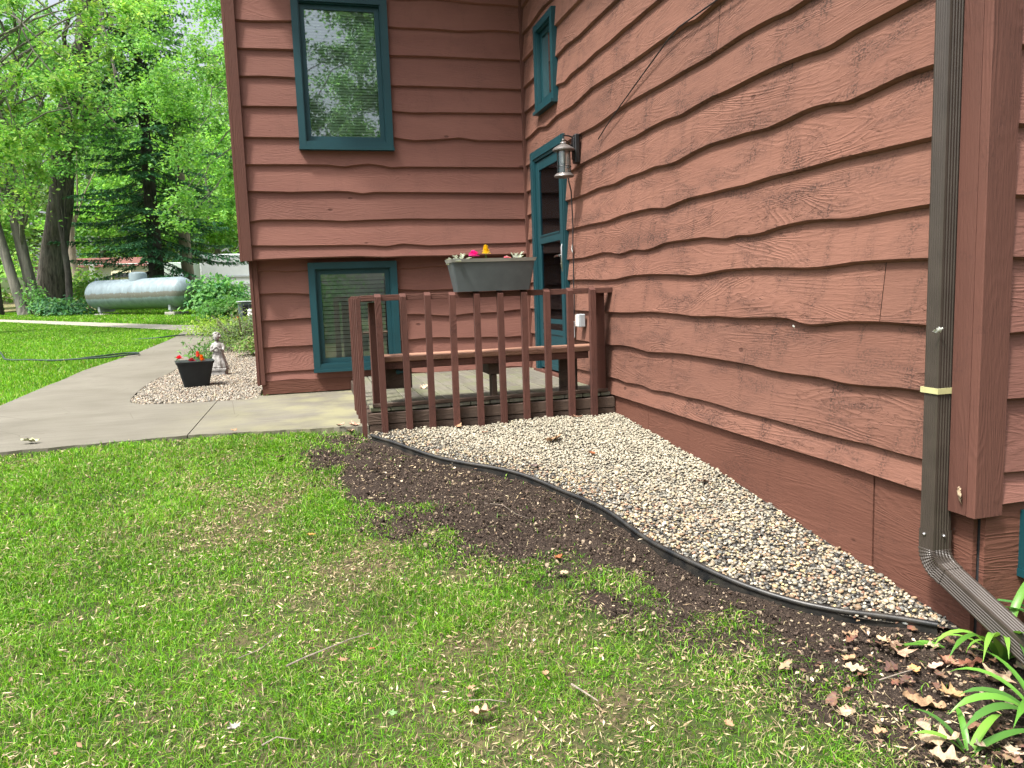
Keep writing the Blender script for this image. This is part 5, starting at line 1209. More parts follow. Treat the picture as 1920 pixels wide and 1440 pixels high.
# shrubs ------------------------------------------------------------
def shrub(name, label, c, r, n, leaf, pal, seed, cat='shrub', group=None, asp=0.55, stems=9, nrm=(0, -0.3, 0.8), jit=0.6, shell=True):
    root = empty(name, (c[0], c[1], G4(c[0], c[1]) + 0.02), 0, label, cat, group); g = np.random.default_rng(seed)
    v = g.normal(0, 1, (n, 3)); v /= np.linalg.norm(v, axis=1)[:, None]; v[:, 2] = np.abs(v[:, 2]) 
    k = g.integers(0, 16, n); cl = g.normal(0, 1, (16, 3)); cl /= np.linalg.norm(cl, axis=1)[:, None]; cl[:, 2] = np.abs(cl[:, 2])
    rr_ = g.uniform(.55 if shell else .1, 1.0, n)[:, None]
    p_ = (v * 0.55 + cl[k] * 0.6) * rr_ * np.array(r) 
    p_[:, 2] = np.abs(p_[:, 2]) + 0.03
    tone = (0.8 + 0.4 * g.random(16))[k][:, None]
    V, F, col = leafcloud(p_, np.array(nrm), leaf, pal, tone, asp, jit, seed)
    mk('foliage', V, F, M_leaf, root, False, col)
    mb = MB(); r_ = random.Random(seed)
    for q in range(stems):
        a = r_.uniform(0, 6.28); e = Vector((math.cos(a) * r[0] * .7, math.sin(a) * r[1] * .7, r[2] * r_.uniform(.6, .95)))
        mb.tube([(0, 0, 0), e * .4 + Vector((0, 0, .05)), e], [.010, .007, .003], 5)
    mb.build('stems', M_twig, root)
    return root
shrub('leafy_shrub', 'broad leafy green shrub between the striped hosta and the tank', (-9.9, 20.6), (1.15, .7, .60), 1500, .14, BG + [MG[0]], 61)
shrub('yellow_shrub', 'bright yellow-green bush behind the thin trunk', (-10.0, 24.6), (1.3, 1.0, 1.55), 1700, .16, YB, 62)
shrub('yellow_shrub', 'bright yellow-green bush left of the oak trunk', (-12.6, 26), (2.0, 1.0, 2.4), 1600, .18, YB, 63)
shrub('low_sapling', 'wispy green sapling in front of the oak base', (-10.9, 21.2), (.55, .5, 1.2), 420, .13, MG, 64, stems=5)
shrub('leafy_shrub', 'dark leafy mound at the right end of the tank', (-4.9, 18.2), (1.3, .7, 1.15), 2400, .15, [MG[0], MG[1], BG[1]], 65)
shrub('leafy_shrub', 'lush dark green shrub left of the air conditioner', (-4.25, 14.2), (.9, .6, .62), 1200, .13, [MG[0], MG[1], YB[1]], 66)
shrub('spirea_shrub', 'low yellow-green shrub beside the far end of the path', (-3.95, 9.2), (.85, .75, .42), 2400, .055, [(0.20, .32, .04), (.15, .27, .035), (.26, .36, .06)], 67)
shrub('azalea_shrub', 'grey-green twiggy shrub against the house corner behind the statue', (-3.25, 5.9), (.66, .75, .72), 4400, .045, [(.09, .16, .06), (.14, .20, .08), (.17, .27, .06), (.12, .13, .08)], 68, stems=22)
shrub('azalea_shrub', 'low bright-leaved shrub at the foot of the house corner', (-3.02, 4.9), (.40, .36, .30), 1100, .048, [(.16, .28, .05), (.11, .20, .05), (.2, .2, .1)], 69, stems=10)
shrub('peony_plant', 'leggy green plant left of the statue', (-3.62, 3.6), (.34, .45, .44), 520, .075, [(.10, .22, .06), (.13, .27, .07), (.08, .17, .06)], 70, asp=0.32, stems=12, cat='plant', shell=False)
# striped hosta: blades with pale margins
def strap_plant(name, label, base, leaves, seed, mat, pal, cat='plant', group=None, edge=None, segs=10, fold=0.35):
    """leaves: (azimuth deg, length, width, rise deg, droop)"""
    r_ = random.Random(seed); V = []; F = []; C = []
    for (az, ln, wd, rise, droop) in leaves:
        a = R(az); d = Vector((math.cos(a), math.sin(a), 0)); s_ = Vector((-d.y, d.x, 0)); p_ = Vector((d.x * .012, d.y * .012, 0)); el = R(rise); b0 = len(V)
        cc = Vector(pal[r_.randrange(len(pal))]) * r_.uniform(.85, 1.15); tw = r_.uniform(-.5, .5)
        for k in range(segs + 1):
            t = k / segs; w_ = wd * (0.45 + 0.55 * math.sin(math.pi * min(1, t * 0.9 + 0.18))) * (1 if t < .8 else max(0.04, (1 - t) / .2)) * .5
            dd = d * math.cos(el) + Vector((0, 0, math.sin(el))); nn = s_.cross(dd).normalized() * -1
            ss = (s_ * math.cos(tw * t) + nn * math.sin(tw * t))
            if edge: V += [p_ - ss * w_ + nn * w_ * fold, p_ - ss * w_ * .62 + nn * w_ * fold * .5, p_, p_ + ss * w_ * .62 + nn * w_ * fold * .5, p_ + ss * w_ + nn * w_ * fold]
            else: V += [p_ - ss * w_ + nn * w_ * fold, p_, p_ + ss * w_ + nn * w_ * fold]
            p_ = p_ + dd * (ln / segs); el -= R(droop) / segs * (0.4 + 1.2 * t)
            if p_.z < 0.006 and el < 0: el = 0; p_.z = 0.008
        m_ = 5 if edge else 3
        for k in range(segs):
            for q in range(m_ - 1):
                F.append((b0 + k * m_ + q, b0 + k * m_ + q + 1, b0 + (k + 1) * m_ + q + 1, b0 + (k + 1) * m_ + q)); C.append(tuple(edge) if edge and q in (0, 3) else tuple(cc))
    V = [v[:] for v in V]
    o = mk(name, V, F, mat, None, True, np.array(C)); o.location = base; return tag(o, label, cat, group)
r_ = random.Random(5)
strap_plant('striped_hosta', 'cream-edged striped hosta at the foot of the tree clump', (-10.35, 21.3, G4(0, 21.3)), [(k * 137.5, r_.uniform(.45, .7), r_.uniform(.16, .22), r_.uniform(20, 65), r_.uniform(40, 90)) for k in range(34)], 4, M_strapleaf, [(.10, .22, .06), (.13, .26, .07)], edge=(.62, .66, .40), segs=7)
# daylilies at the near right corner
DL = [(.10, .26, .035), (.14, .33, .05), (.20, .40, .06), (.08, .20, .04)]
strap_plant('daylily_clump', 'daylily clump with arching green straps at the foot of the house corner', (-0.02, -5.58, -0.385),
    [(170, .30, .026, 62, 150), (195, .36, .028, 58, 130), (215, .42, .028, 60, 120), (240, .44, .030, 62, 115), (262, .40, .028, 66, 110), (285, .44, .028, 60, 100), (310, .40, .028, 58, 100), (335, .42, .028, 66, 90), (20, .40, .028, 70, 90), (228, .30, .022, 74, 150), (150, .24, .022, 50, 120), (250, .34, .024, 40, 80), (182, .20, .018, 74, 170), (275, .34, .022, 78, 130)], 7, M_strapleaf, DL, 'plant', 'daylilies by the near corner')
strap_plant('daylily_clump', 'daylily clump nearest the viewer at the right edge of the lawn', (-0.20, -5.90, -0.405),
    [(150, .26, .028, 52, 110), (172, .34, .030, 48, 110), (190, .40, .030, 42, 90), (208, .38, .028, 55, 100), (228, .34, .028, 60, 110), (250, .36, .026, 60, 110), (270, .36, .028, 62, 110), (300, .38, .028, 60, 100), (130, .30, .026, 60, 120), (100, .30, .028, 66, 110), (60, .34, .028, 60, 100), (350, .36, .026, 60, 100), (200, .22, .020, 78, 120)], 9, M_strapleaf, DL, 'plant', 'daylilies by the near corner')
strap_plant('daylily_sprout', 'small daylily sprout with spread leaves left of the nearest clump', (-0.50, -5.93, -0.412),
    [(120, .17, .020, 55, 90), (160, .16, .018, 45, 80), (20, .20, .024, 34, 70), (352, .22, .026, 28, 60), (60, .16, .018, 50, 90)], 12, M_strapleaf, DL, 'plant', 'daylilies by the near corner', segs=8)
strap_plant('daylily_sprout', 'single green strap leaves lying below the end of the black edging', (-0.13, -5.475, -0.372), [(172, .22, .030, 16, 40), (150, .10, .02, 20, 40)], 14, M_strapleaf, DL, 'plant', 'daylilies by the near corner', segs=8)
strap_plant('daylily_clump', 'dark daylily leaves under the slanting outlet pipe', (0.22, -5.62, -0.385), [(k * 47, .34, .026, r_.uniform(45, 75), r_.uniform(80, 130)) for k in range(12)], 17, M_strapleaf, [(.05, .15, .04), (.07, .2, .05)], 'plant', 'daylilies by the near corner')
# trees behind the viewer, mirrored in the window panes
GR = 'yard trees mirrored in the windows'
mr = [(-1.2, -21, 'maple mirrored in the middle of the upper window'), (-6.5, -23, 'maple mirrored at the left of the upper window'), (3.5, -24, 'maple mirrored at the right of the upper window')]
base_ = None
for k, (x, y, lb) in enumerate(mr):
    if base_ is None:
        base_ = tree('yard_tree', lb, [(x - 4.4, y, -.5), (x - 4.0, y, 4), (x - 2.5, y, 12)], [.26, .2, .08], [((x, y + 1.2, 8.4), (4.6, 2.2, 5.2), 150, 260, 1.1)], M_bark, GR, 0.14, [(.16,.30,.17),(.22,.38,.22),(.12,.24,.13)], 80, 0.04, 6)
    else:
        c_ = base_.copy(); COL.objects.link(c_); c_.location = (x - 4.4 * (1, -1, -1)[k], y, -.5); c_.rotation_euler = (0, 0, math.pi * (k == 1) + 3.3 * (k == 2)); c_.scale = (1, 1, 0.9 + .12 * k); c_['label'] = lb
        for ch in list(base_.children):
            d_ = ch.copy(); COL.objects.link(d_); d_.parent = c_

GH = 'lilac bushes mirrored in the lower window'
for k, (x, y, lb) in enumerate([(-1.6, -18.5, 'lilac bush mirrored in the lower window'), (-5.0, -19, 'lilac bush mirrored at the left of the lower window'), (2.0, -19.5, 'lilac bush mirrored at the right of the lower window')]):
    shrub('lilac_bush', lb, (x, y), (2.0, 1.2, 2.9), 3000, .14, MG, 170 + k, 'bush', GH)

# far wood reading as one mass of light foliage
g = np.random.default_rng(77); P_ = []; T_ = []
for k in range(330):
    x = g.uniform(-46, 6); y = g.uniform(50, 66); h = g.uniform(1.5, 17.5); n = 260; br = g.uniform(1.6, 3.2)
    v = g.normal(0, 1, (n, 3)) * np.array([.5, .4, .34]) * br; P_.append(np.array([x, y, .9 + (y - 45) * .05 + h]) + v); T_.append(np.full(n, g.uniform(.75, 1.25)))
V, F, col = leafcloud(np.concatenate(P_), np.array([0, -.4, .7]), .42, [(.18, .32, .09), (.12, .25, .07), (.26, .38, .12), (.15, .23, .09)], np.concatenate(T_)[:, None], seed=78)
tag(mk('far_wood', V, F, M_leaf, None, False, col), 'light green foliage of the far wood closing the view', 'woodland', kind='stuff')

# ================================================================ GRAVEL, GRASS, LITTER
def ico(sub):
    bm = bmesh.new(); bmesh.ops.create_icosphere(bm, subdivisions=sub, radius=1.0)
    v = np.array([q.co[:] for q in bm.verts]); f = np.array([[q.index for q in p.verts] for p in bm.faces]); bm.free(); return v, f
def rotm(g, n, tilt):
    a = g.uniform(0, 2 * np.pi, n); b_ = g.normal(0, tilt, n); c = g.normal(0, tilt, n)
    ca, sa, cb, sb, cc, sc = np.cos(a), np.sin(a), np.cos(b_), np.sin(b_), np.cos(c), np.sin(c)
    Rz = np.zeros((n, 3, 3)); Rz[:, 0, 0] = ca; Rz[:, 0, 1] = -sa; Rz[:, 1, 0] = sa; Rz[:, 1, 1] = ca; Rz[:, 2, 2] = 1
    Rx = np.zeros((n, 3, 3)); Rx[:, 0, 0] = 1; Rx[:, 1, 1] = cb; Rx[:, 1, 2] = -sb; Rx[:, 2, 1] = sb; Rx[:, 2, 2] = cb
    Ry = np.zeros((n, 3, 3)); Ry[:, 1, 1] = 1; Ry[:, 0, 0] = cc; Ry[:, 0, 2] = sc; Ry[:, 2, 0] = -sc; Ry[:, 2, 2] = cc
    return Rx @ Ry @ Rz
def scatter(name, base, pos, scl, col, mat, g, tilt=0.35, smooth=True, lump=0.0):
    bv, bf = base; n = len(pos)
    V = bv[None] * scl[:, None, :]
    if lump: V = V * (1 + g.normal(0, lump, (n, len(bv), 1)))
    V = np.einsum('nvj,njk->nvk', V, rotm(g, n, tilt)) + pos[:, None, :]
    F = (bf[None] + (np.arange(n) * len(bv))[:, None, None]).reshape(-1, 3)
    return mk(name, V.reshape(-1, 3), F, mat, None, smooth, np.repeat(col, len(bf), 0))
def grid_pts(x0, x1, y0, y1, s_, g, keep):
    X, Y = np.meshgrid(np.arange(x0, x1, s_), np.arange(y0, y1, s_), indexing='ij'); X = X.ravel() + g.uniform(-.5, .5, X.size) * s_; Y = Y.ravel() + g.uniform(-.5, .5, Y.size) * s_
    k = keep(X, Y); return X[k], Y[k]
PEB = np.array([(.40, .35, .27), (.32, .265, .20), (.23, .22, .20), (.11, .11, .11), (.44, .40, .33), (.30, .21, .14), (.05, .05, .052), (.38, .32, .19), (.17, .155, .14), (.52, .48, .41), (.30, .17, .12), (.20, .21, .215)])
g = np.random.default_rng(31)
keepA = lambda X, Y: (X > edgeX(Y) + 0.012) & (X < -0.012) & (Y < -2.212) & (Y > -5.415 + 0.02)
i2 = ico(2); i1 = ico(1)
pw = []; 
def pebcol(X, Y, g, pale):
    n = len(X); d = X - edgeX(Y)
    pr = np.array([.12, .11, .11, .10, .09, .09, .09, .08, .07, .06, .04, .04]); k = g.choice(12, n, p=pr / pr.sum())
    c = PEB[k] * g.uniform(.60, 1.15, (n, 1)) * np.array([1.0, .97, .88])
    # dusty stones, with grazing light painted into their colour, away from the damp edge
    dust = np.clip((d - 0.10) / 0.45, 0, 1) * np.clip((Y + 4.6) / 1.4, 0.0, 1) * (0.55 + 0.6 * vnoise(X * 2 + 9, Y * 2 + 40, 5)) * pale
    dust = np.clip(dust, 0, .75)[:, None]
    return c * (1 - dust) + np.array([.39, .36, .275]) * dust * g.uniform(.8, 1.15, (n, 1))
X, Y = grid_pts(-1.9, 0, -5.42, -2.2, 0.0133, g, keepA)
n = len(X); zz = np.array([zg(x, y) for x, y in zip(X, Y)]); s_ = g.uniform(.0048, .0098, n) * g.choice([1, 1, 1, 1, 1.5], n)
pos = np.stack([X, Y, zz + g.uniform(-.005, .011, n)], 1); scl = np.stack([s_, s_ * g.uniform(.62, .95, n), s_ * g.uniform(.40, .65, n)], 1)
near = Y < -3.3
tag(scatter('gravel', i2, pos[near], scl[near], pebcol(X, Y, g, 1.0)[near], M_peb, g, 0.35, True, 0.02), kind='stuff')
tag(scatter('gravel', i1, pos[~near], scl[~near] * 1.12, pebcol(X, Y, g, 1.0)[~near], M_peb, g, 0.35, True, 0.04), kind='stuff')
keepB = lambda X, Y: (X > pathR(Y) + 0.012) & (X < -2.69) & (Y > -0.085) 
X, Y = grid_pts(-4.1, -2.69, -0.09, 7.5, 0.023, g, keepB); n = len(X)
s_ = g.uniform(.009, .019, n); pos = np.stack([X, Y, gz(X, Y) - .008 + g.uniform(-.002, .012, n)], 1); scl = np.stack([s_, s_ * g.uniform(.45, .85, n), s_ * g.uniform(.35, .6, n)], 1)
kk = g.choice(12, n); c = PEB[kk] * .55 + np.array([.46, .40, .30]) * .45; c *= g.uniform(.50, .95, (n, 1))
tag(scatter('gravel', i1, pos, scl, c, M_peb, g, 0.5, True, 0.07), kind='stuff')
# soil crumbs
X, Y = grid_pts(-2.4, 1.4, -6.5, -2.2, 0.014, g, lambda X, Y: (X > lawnX(Y) - 0.40 + 0.55 * vnoise(X * 6 + 3, Y * 6 + 70, 12)) & ((X < edgeX(Y) - .02) | (Y < -5.42)))
n = len(X); s_ = g.uniform(.0015, .0050, n) * g.choice([1, 1, 1, 1, 1, 1, 2.4], n); pos = np.stack([X, Y, gz(X, Y) - .022 + g.uniform(0, .010, n)], 1)
cc = np.array([(.030, .021, .016), (.054, .038, .029), (.090, .064, .050), (.27, .21, .15)])[g.choice(4, n, p=[.32, .31, .25, .12])]
tag(scatter('soil_crumbs', i1, pos, np.stack([s_, s_ * .8, s_ * .7], 1), cc, M_crumb, g, 1.2, False, 0.28), kind='stuff')

# grass ---------------------------------------------------------------
def blades(name, X, Y, Z, hgt, wid, col, g, lean=0.5, segs=2):
    n = len(X); a = g.uniform(0, 2 * np.pi, n); l_ = np.abs(g.normal(0, lean, n)) + 0.08
    d = np.stack([np.cos(a), np.sin(a), np.zeros(n)], 1); b_ = g.uniform(0, 2 * np.pi, n); s_ = np.stack([np.cos(b_), np.sin(b_), np.zeros(n)], 1) * wid[:, None] * .5
    P0 = np.stack([X, Y, Z], 1); up_ = np.array([0, 0, 1.0])
    P1 = P0 + (d * l_[:, None] * .35 + up_ * .62) * hgt[:, None]; P2 = P0 + (d * l_[:, None] * 1.1 + up_ * np.clip(1.0 - 0.35 * l_, .25, 1)[:, None]) * hgt[:, None]
    V = np.stack([P0 - s_ * .8, P0 + s_ * .8, P1 + s_, P1 - s_, P2 + s_ * .15, P2 - s_ * .15], 1).reshape(-1, 3)
    q = np.arange(n)[:, None] * 6; F = np.concatenate([q + np.array([[0, 1, 2, 3]]), q + np.array([[3, 2, 4, 5]])], 1).reshape(-1, 4)
    return mk(name, V, F, M_grass, None, True, np.repeat(col, 2, 0))
GP = np.array([(.112, .285, .012), (.17, .385, .018), (.058, .175, .010), (.25, .42, .035), (.30, .39, .10), (.42, .35, .20)])
def lawn_density(X, Y):
    edge = np.clip((lawnX(Y) - X) / 0.38 + 0.45 + (vnoise(X * 6 + 11, Y * 6 + 60, 21) - .5) * 2.6, 0, 1) * np.clip((lawnX(Y) + .30 - X) / .15, 0, 1)
    patch = vnoise(X * 1.9 + 7, Y * 1.9 + 33, 17, 3) + .07 * np.clip((X + 3.2) / 2, 0, 1) + .02 * np.clip((-Y - 4.2) / 1.5, 0, 1); fine_ = vnoise(X * 9 + 2, Y * 9 + 5, 18, 2)
    straw = np.clip((.6 * patch + .4 * vnoise(X * 6 + 4, Y * 6 + 9, 19, 3) - .47) * 4.0, 0, 1) * np.clip((X + 3.6) / 1.3, .15, 1)
    dens = edge * (1 - 0.50 * straw) * (0.25 + 1.15 * fine_ ** 1.5)
    return dens, straw, patch
slabfront = lambda X: np.interp(X, [-5.3, -4.15, -3.02, -2.4, -1.82], [-2.18, -2.05, -1.93, -2.02, -2.12])
def inlawn(X, Y): return (Y < slabfront(X) + 0.045 * vnoise(X * 9 + 1, X * 0 + 3, 55, 2) - .005) & ((X < edgeX(Y) - .02) | (Y < -5.44)) & ~((Y > -2.3) & (X > -1.88))
N0 = 1060000; X = g.uniform(-5.8, 0.5, N0); Y = g.uniform(-6.75, -1.9, N0); D_ = np.hypot(X + 2.2, Y + 7.56)
vis = np.abs(np.arctan2(X + 2.2, Y + 7.56) - .20) < .86
dens, straw, patch = lawn_density(X, Y); inl = inlawn(X, Y)
dens = np.where((X > lawnX(Y)) & (dens < .05), .008, dens) * np.clip(4.2 / D_, .45, 1.15) * .72
k = inl & vis & (g.random(N0) < dens); X, Y, straw, patch, D_ = X[k], Y[k], straw[k], patch[k], D_[k]; n = len(X)
green = np.clip((-X - 1.4) / 2.2, 0, 1)
p_ = np.stack([.28 + 0 * X, .20 + .28 * green, .30 - .14 * green, .12 + 0 * X, .07 + .22 * straw, .07 + .45 * straw], 1); p_ /= p_.sum(1)[:, None]
kk = (g.random(n)[:, None] > np.cumsum(p_, 1)).sum(1).clip(0, 5); col = GP[kk] * g.uniform(.65, 1.30, (n, 1)) * (0.75 + .5 * vnoise(X * 3 + 70, Y * 3 + 20, 27, 3)[:, None])
tuft = vnoise(X * 4 + 31, Y * 4 + 7, 25, 2)
hgt = g.uniform(.018, .048, n) * (0.45 + 1.0 * tuft) * (1 - .30 * straw); wid = g.uniform(.0016, .0038, n) * np.clip(D_ / 3.2, .9, 1.6)
tag(blades('grass', X, Y, gz(X, Y) - .034, hgt, wid, col, g, 1.0), kind='stuff')
print('near blades', n)
# dry thatch lying between the blades
N0 = 150000; X = g.uniform(-4.7, .45, N0); Y = g.uniform(-6.6, -2.0, N0); dens, straw, patch = lawn_density(X, Y)
k = inlawn(X, Y) & (g.random(N0) < (.22 + .75 * straw) * np.clip(dens + .15, 0, 1)); X, Y = X[k], Y[k]; n = len(X)
a = g.uniform(0, 6.28, n); ln = g.uniform(.01, .035, n); wd = g.uniform(.0012, .003, n); d = np.stack([np.cos(a), np.sin(a), g.normal(0, .25, n)], 1); s_ = np.stack([-np.sin(a), np.cos(a), g.normal(0, .3, n)], 1)
c0 = np.stack([X, Y, gz(X, Y) - .022 + g.uniform(0, .016, n)], 1)
V = np.stack([c0 - d * ln[:, None] * .5, c0 + s_ * wd[:, None], c0 + d * ln[:, None] * .5, c0 - s_ * wd[:, None]], 1).reshape(-1, 3)
tag(mk('thatch', V, np.arange(4 * n).reshape(-1, 4), M_litter, None, False, np.array([(.40, .31, .18), (.28, .20, .12), (.50, .41, .26), (.16, .11, .07)])[g.integers(0, 4, n)] * g.uniform(.7, 1.2, (n, 1))), kind='stuff')
# small leaf fragments
N0 = 8000; X = g.uniform(-4.2, .4, N0); Y = g.uniform(-6.5, -2.2, N0)
w_ = np.where(X > lawnX(Y) - .1, np.where(Y < -5.2, 1.0, .10), .30 * np.clip((X + 3.6) / 2.2, .12, 1) * np.clip((-Y - 2.6) / 2, .15, 1))
k = inlawn(X, Y) & (g.random(N0) < w_); X, Y = X[k], Y[k]; n = len(X)
V, F, col = leafcloud(np.stack([X, Y, gz(X, Y) - .004 + g.uniform(-.012, .012, n)], 1), np.array([0, 0, 1.6]), 0.021, [(.36, .25, .15), (.26, .16, .10), (.46, .35, .23), (.15, .09, .06), (.55, .45, .32)], 1.0, 0.5, 0.8, 91)
tag(mk('leaf_litter', V, F, M_litter, None, False, col), kind='stuff')
# far lawns
def farlawn(name, N0, x0, x1, y0, y1, keep, h0, h1, w0, seed, dens=1.0):
    g = np.random.default_rng(seed); X = g.uniform(x0, x1, N0); Y = g.uniform(y0, y1, N0); k = keep(X, Y); X, Y = X[k], Y[k]; n = len(X)
    D_ = np.hypot(X + 2.2, Y + 7.56); col = GP[g.choice(6, n, p=[.32, .30, .14, .15, .06, .03])] * g.uniform(.8, 1.2, (n, 1)) * (0.75 + .5 * vnoise(X * 1.5 + 60, Y * 1.5 + 10, 44)[:, None])
    tag(blades(name, X, Y, gz(X, Y) - .03, g.uniform(h0, h1, n), w0 * D_ / 12 * g.uniform(.7, 1.3, n), col, g, .5), kind='stuff')
def walkband(X, Y):
    xb = [p[0] for p in bot]; yb = np.interp(X, xb, [p[1] for p in bot]); xt = [p[0] for p in top]; yt = np.interp(X, xt, [p[1] for p in top]); return yb, yt
def keepL(X, Y):
    yb, yt = walkband(X, Y); az = np.arctan2(X + 2.2, Y + 7.56); return (X < pathL(Y) - .01) & (Y < yb - .02) & (az > -.78)
farlawn('grass', 600000, -22, -4.8, 0.0, 21, keepL, .035, .075, .0085, 51)
def keepF(X, Y):
    yb, yt = walkband(X, Y); az = np.arctan2(X + 2.2, Y + 7.56); return (Y > yt + .02) & (Y < 24) & (az > -.42) & (az < -.02)
farlawn('grass', 90000, -16, -2.9, 11.5, 24, keepF, .05, .11, .010, 52)
farlawn('grass', 9000, -3.9, -2.8, 6.6, 10.4, lambda X, Y: (X > pathR(Y) + .02), .04, .09, .01, 53)

# countable dead leaves --------------------------------------------------
def oakleaf(name, label, x, y, z, size, rz, tilt, col, curl=0.5, seed=0, grp='dead leaves lying about', pitch=0.0):
    r_ = random.Random(seed); n = 26; out = []
    lob = r_.uniform(3.0, 3.8); asy = r_.uniform(-.8, .8)
    for k in range(n + 1):
        t = k / n; w_ = 0.30 * math.sin(math.pi * t ** 0.85) ** 0.8 * (1 + 0.30 * math.sin(t * lob * 2 * math.pi + 0.6)) + 0.012
        out.append((t, w_))
    V = []; F = []; ph = r_.uniform(0, 6)
    for (t, w_) in out:
        cu_ = curl * 0.42; bend = cu_ * 0.5 * (t - .5) ** 2 * 2
        for q in (-1, -.5, 0, .5, 1):
            xx = (t - .5); yy = q * w_; zz_ = bend + cu_ * 1.1 * yy * yy * 2.6 + 0.045 * math.sin(6 * t + ph + q * 2.4) + 0.03 * math.sin(15 * t + q * 4 + ph) + (-.012 if q == 0 else 0)
            yy2 = yy * (1 + (0.22 * math.sin(t * 19 + asy * 3) if q > 0 else 0.22 * math.sin(t * 17 + 2 + asy * 4))); V.append(((xx + 0.10 * abs(q) * w_ + 0.05 * math.sin(t * 3 + ph)) * size, (yy2 + 0.07 * math.sin(t * 2.6 + ph)) * size, (zz_ + r_.uniform(-.022, .022)) * size))
    for k in range(n):
        for q in range(4): F.append((k * 5 + q, k * 5 + q + 1, (k + 1) * 5 + q + 1, (k + 1) * 5 + q))
    b0 = len(V)
    for k in range(4): V += [(-.5 * size - .08 * k * size, -.006 * size, .02 * size * k), (-.5 * size - .08 * k * size, .006 * size, .02 * size * k)]
    for k in range(3): F.append((b0 + 2 * k, b0 + 2 * k + 1, b0 + 2 * k + 3, b0 + 2 * k + 2))
    C = np.tile(np.array(col), (len(F), 1)) * np.array([r_.uniform(.85, 1.1) for _ in F])[:, None]
    o = mk(name, V, F, M_litter, None, True, C); o.location = (x, y, z); o.rotation_euler = (tilt, pitch, rz); o['label'] = label; o['category'] = 'leaf'
    if grp: o['group'] = grp
    return o
TAN, BRN, RST, PAL, GRY = (.34, .21, .12), (.20, .11, .07), (.28, .10, .04), (.40, .30, .20), (.32, .29, .25)
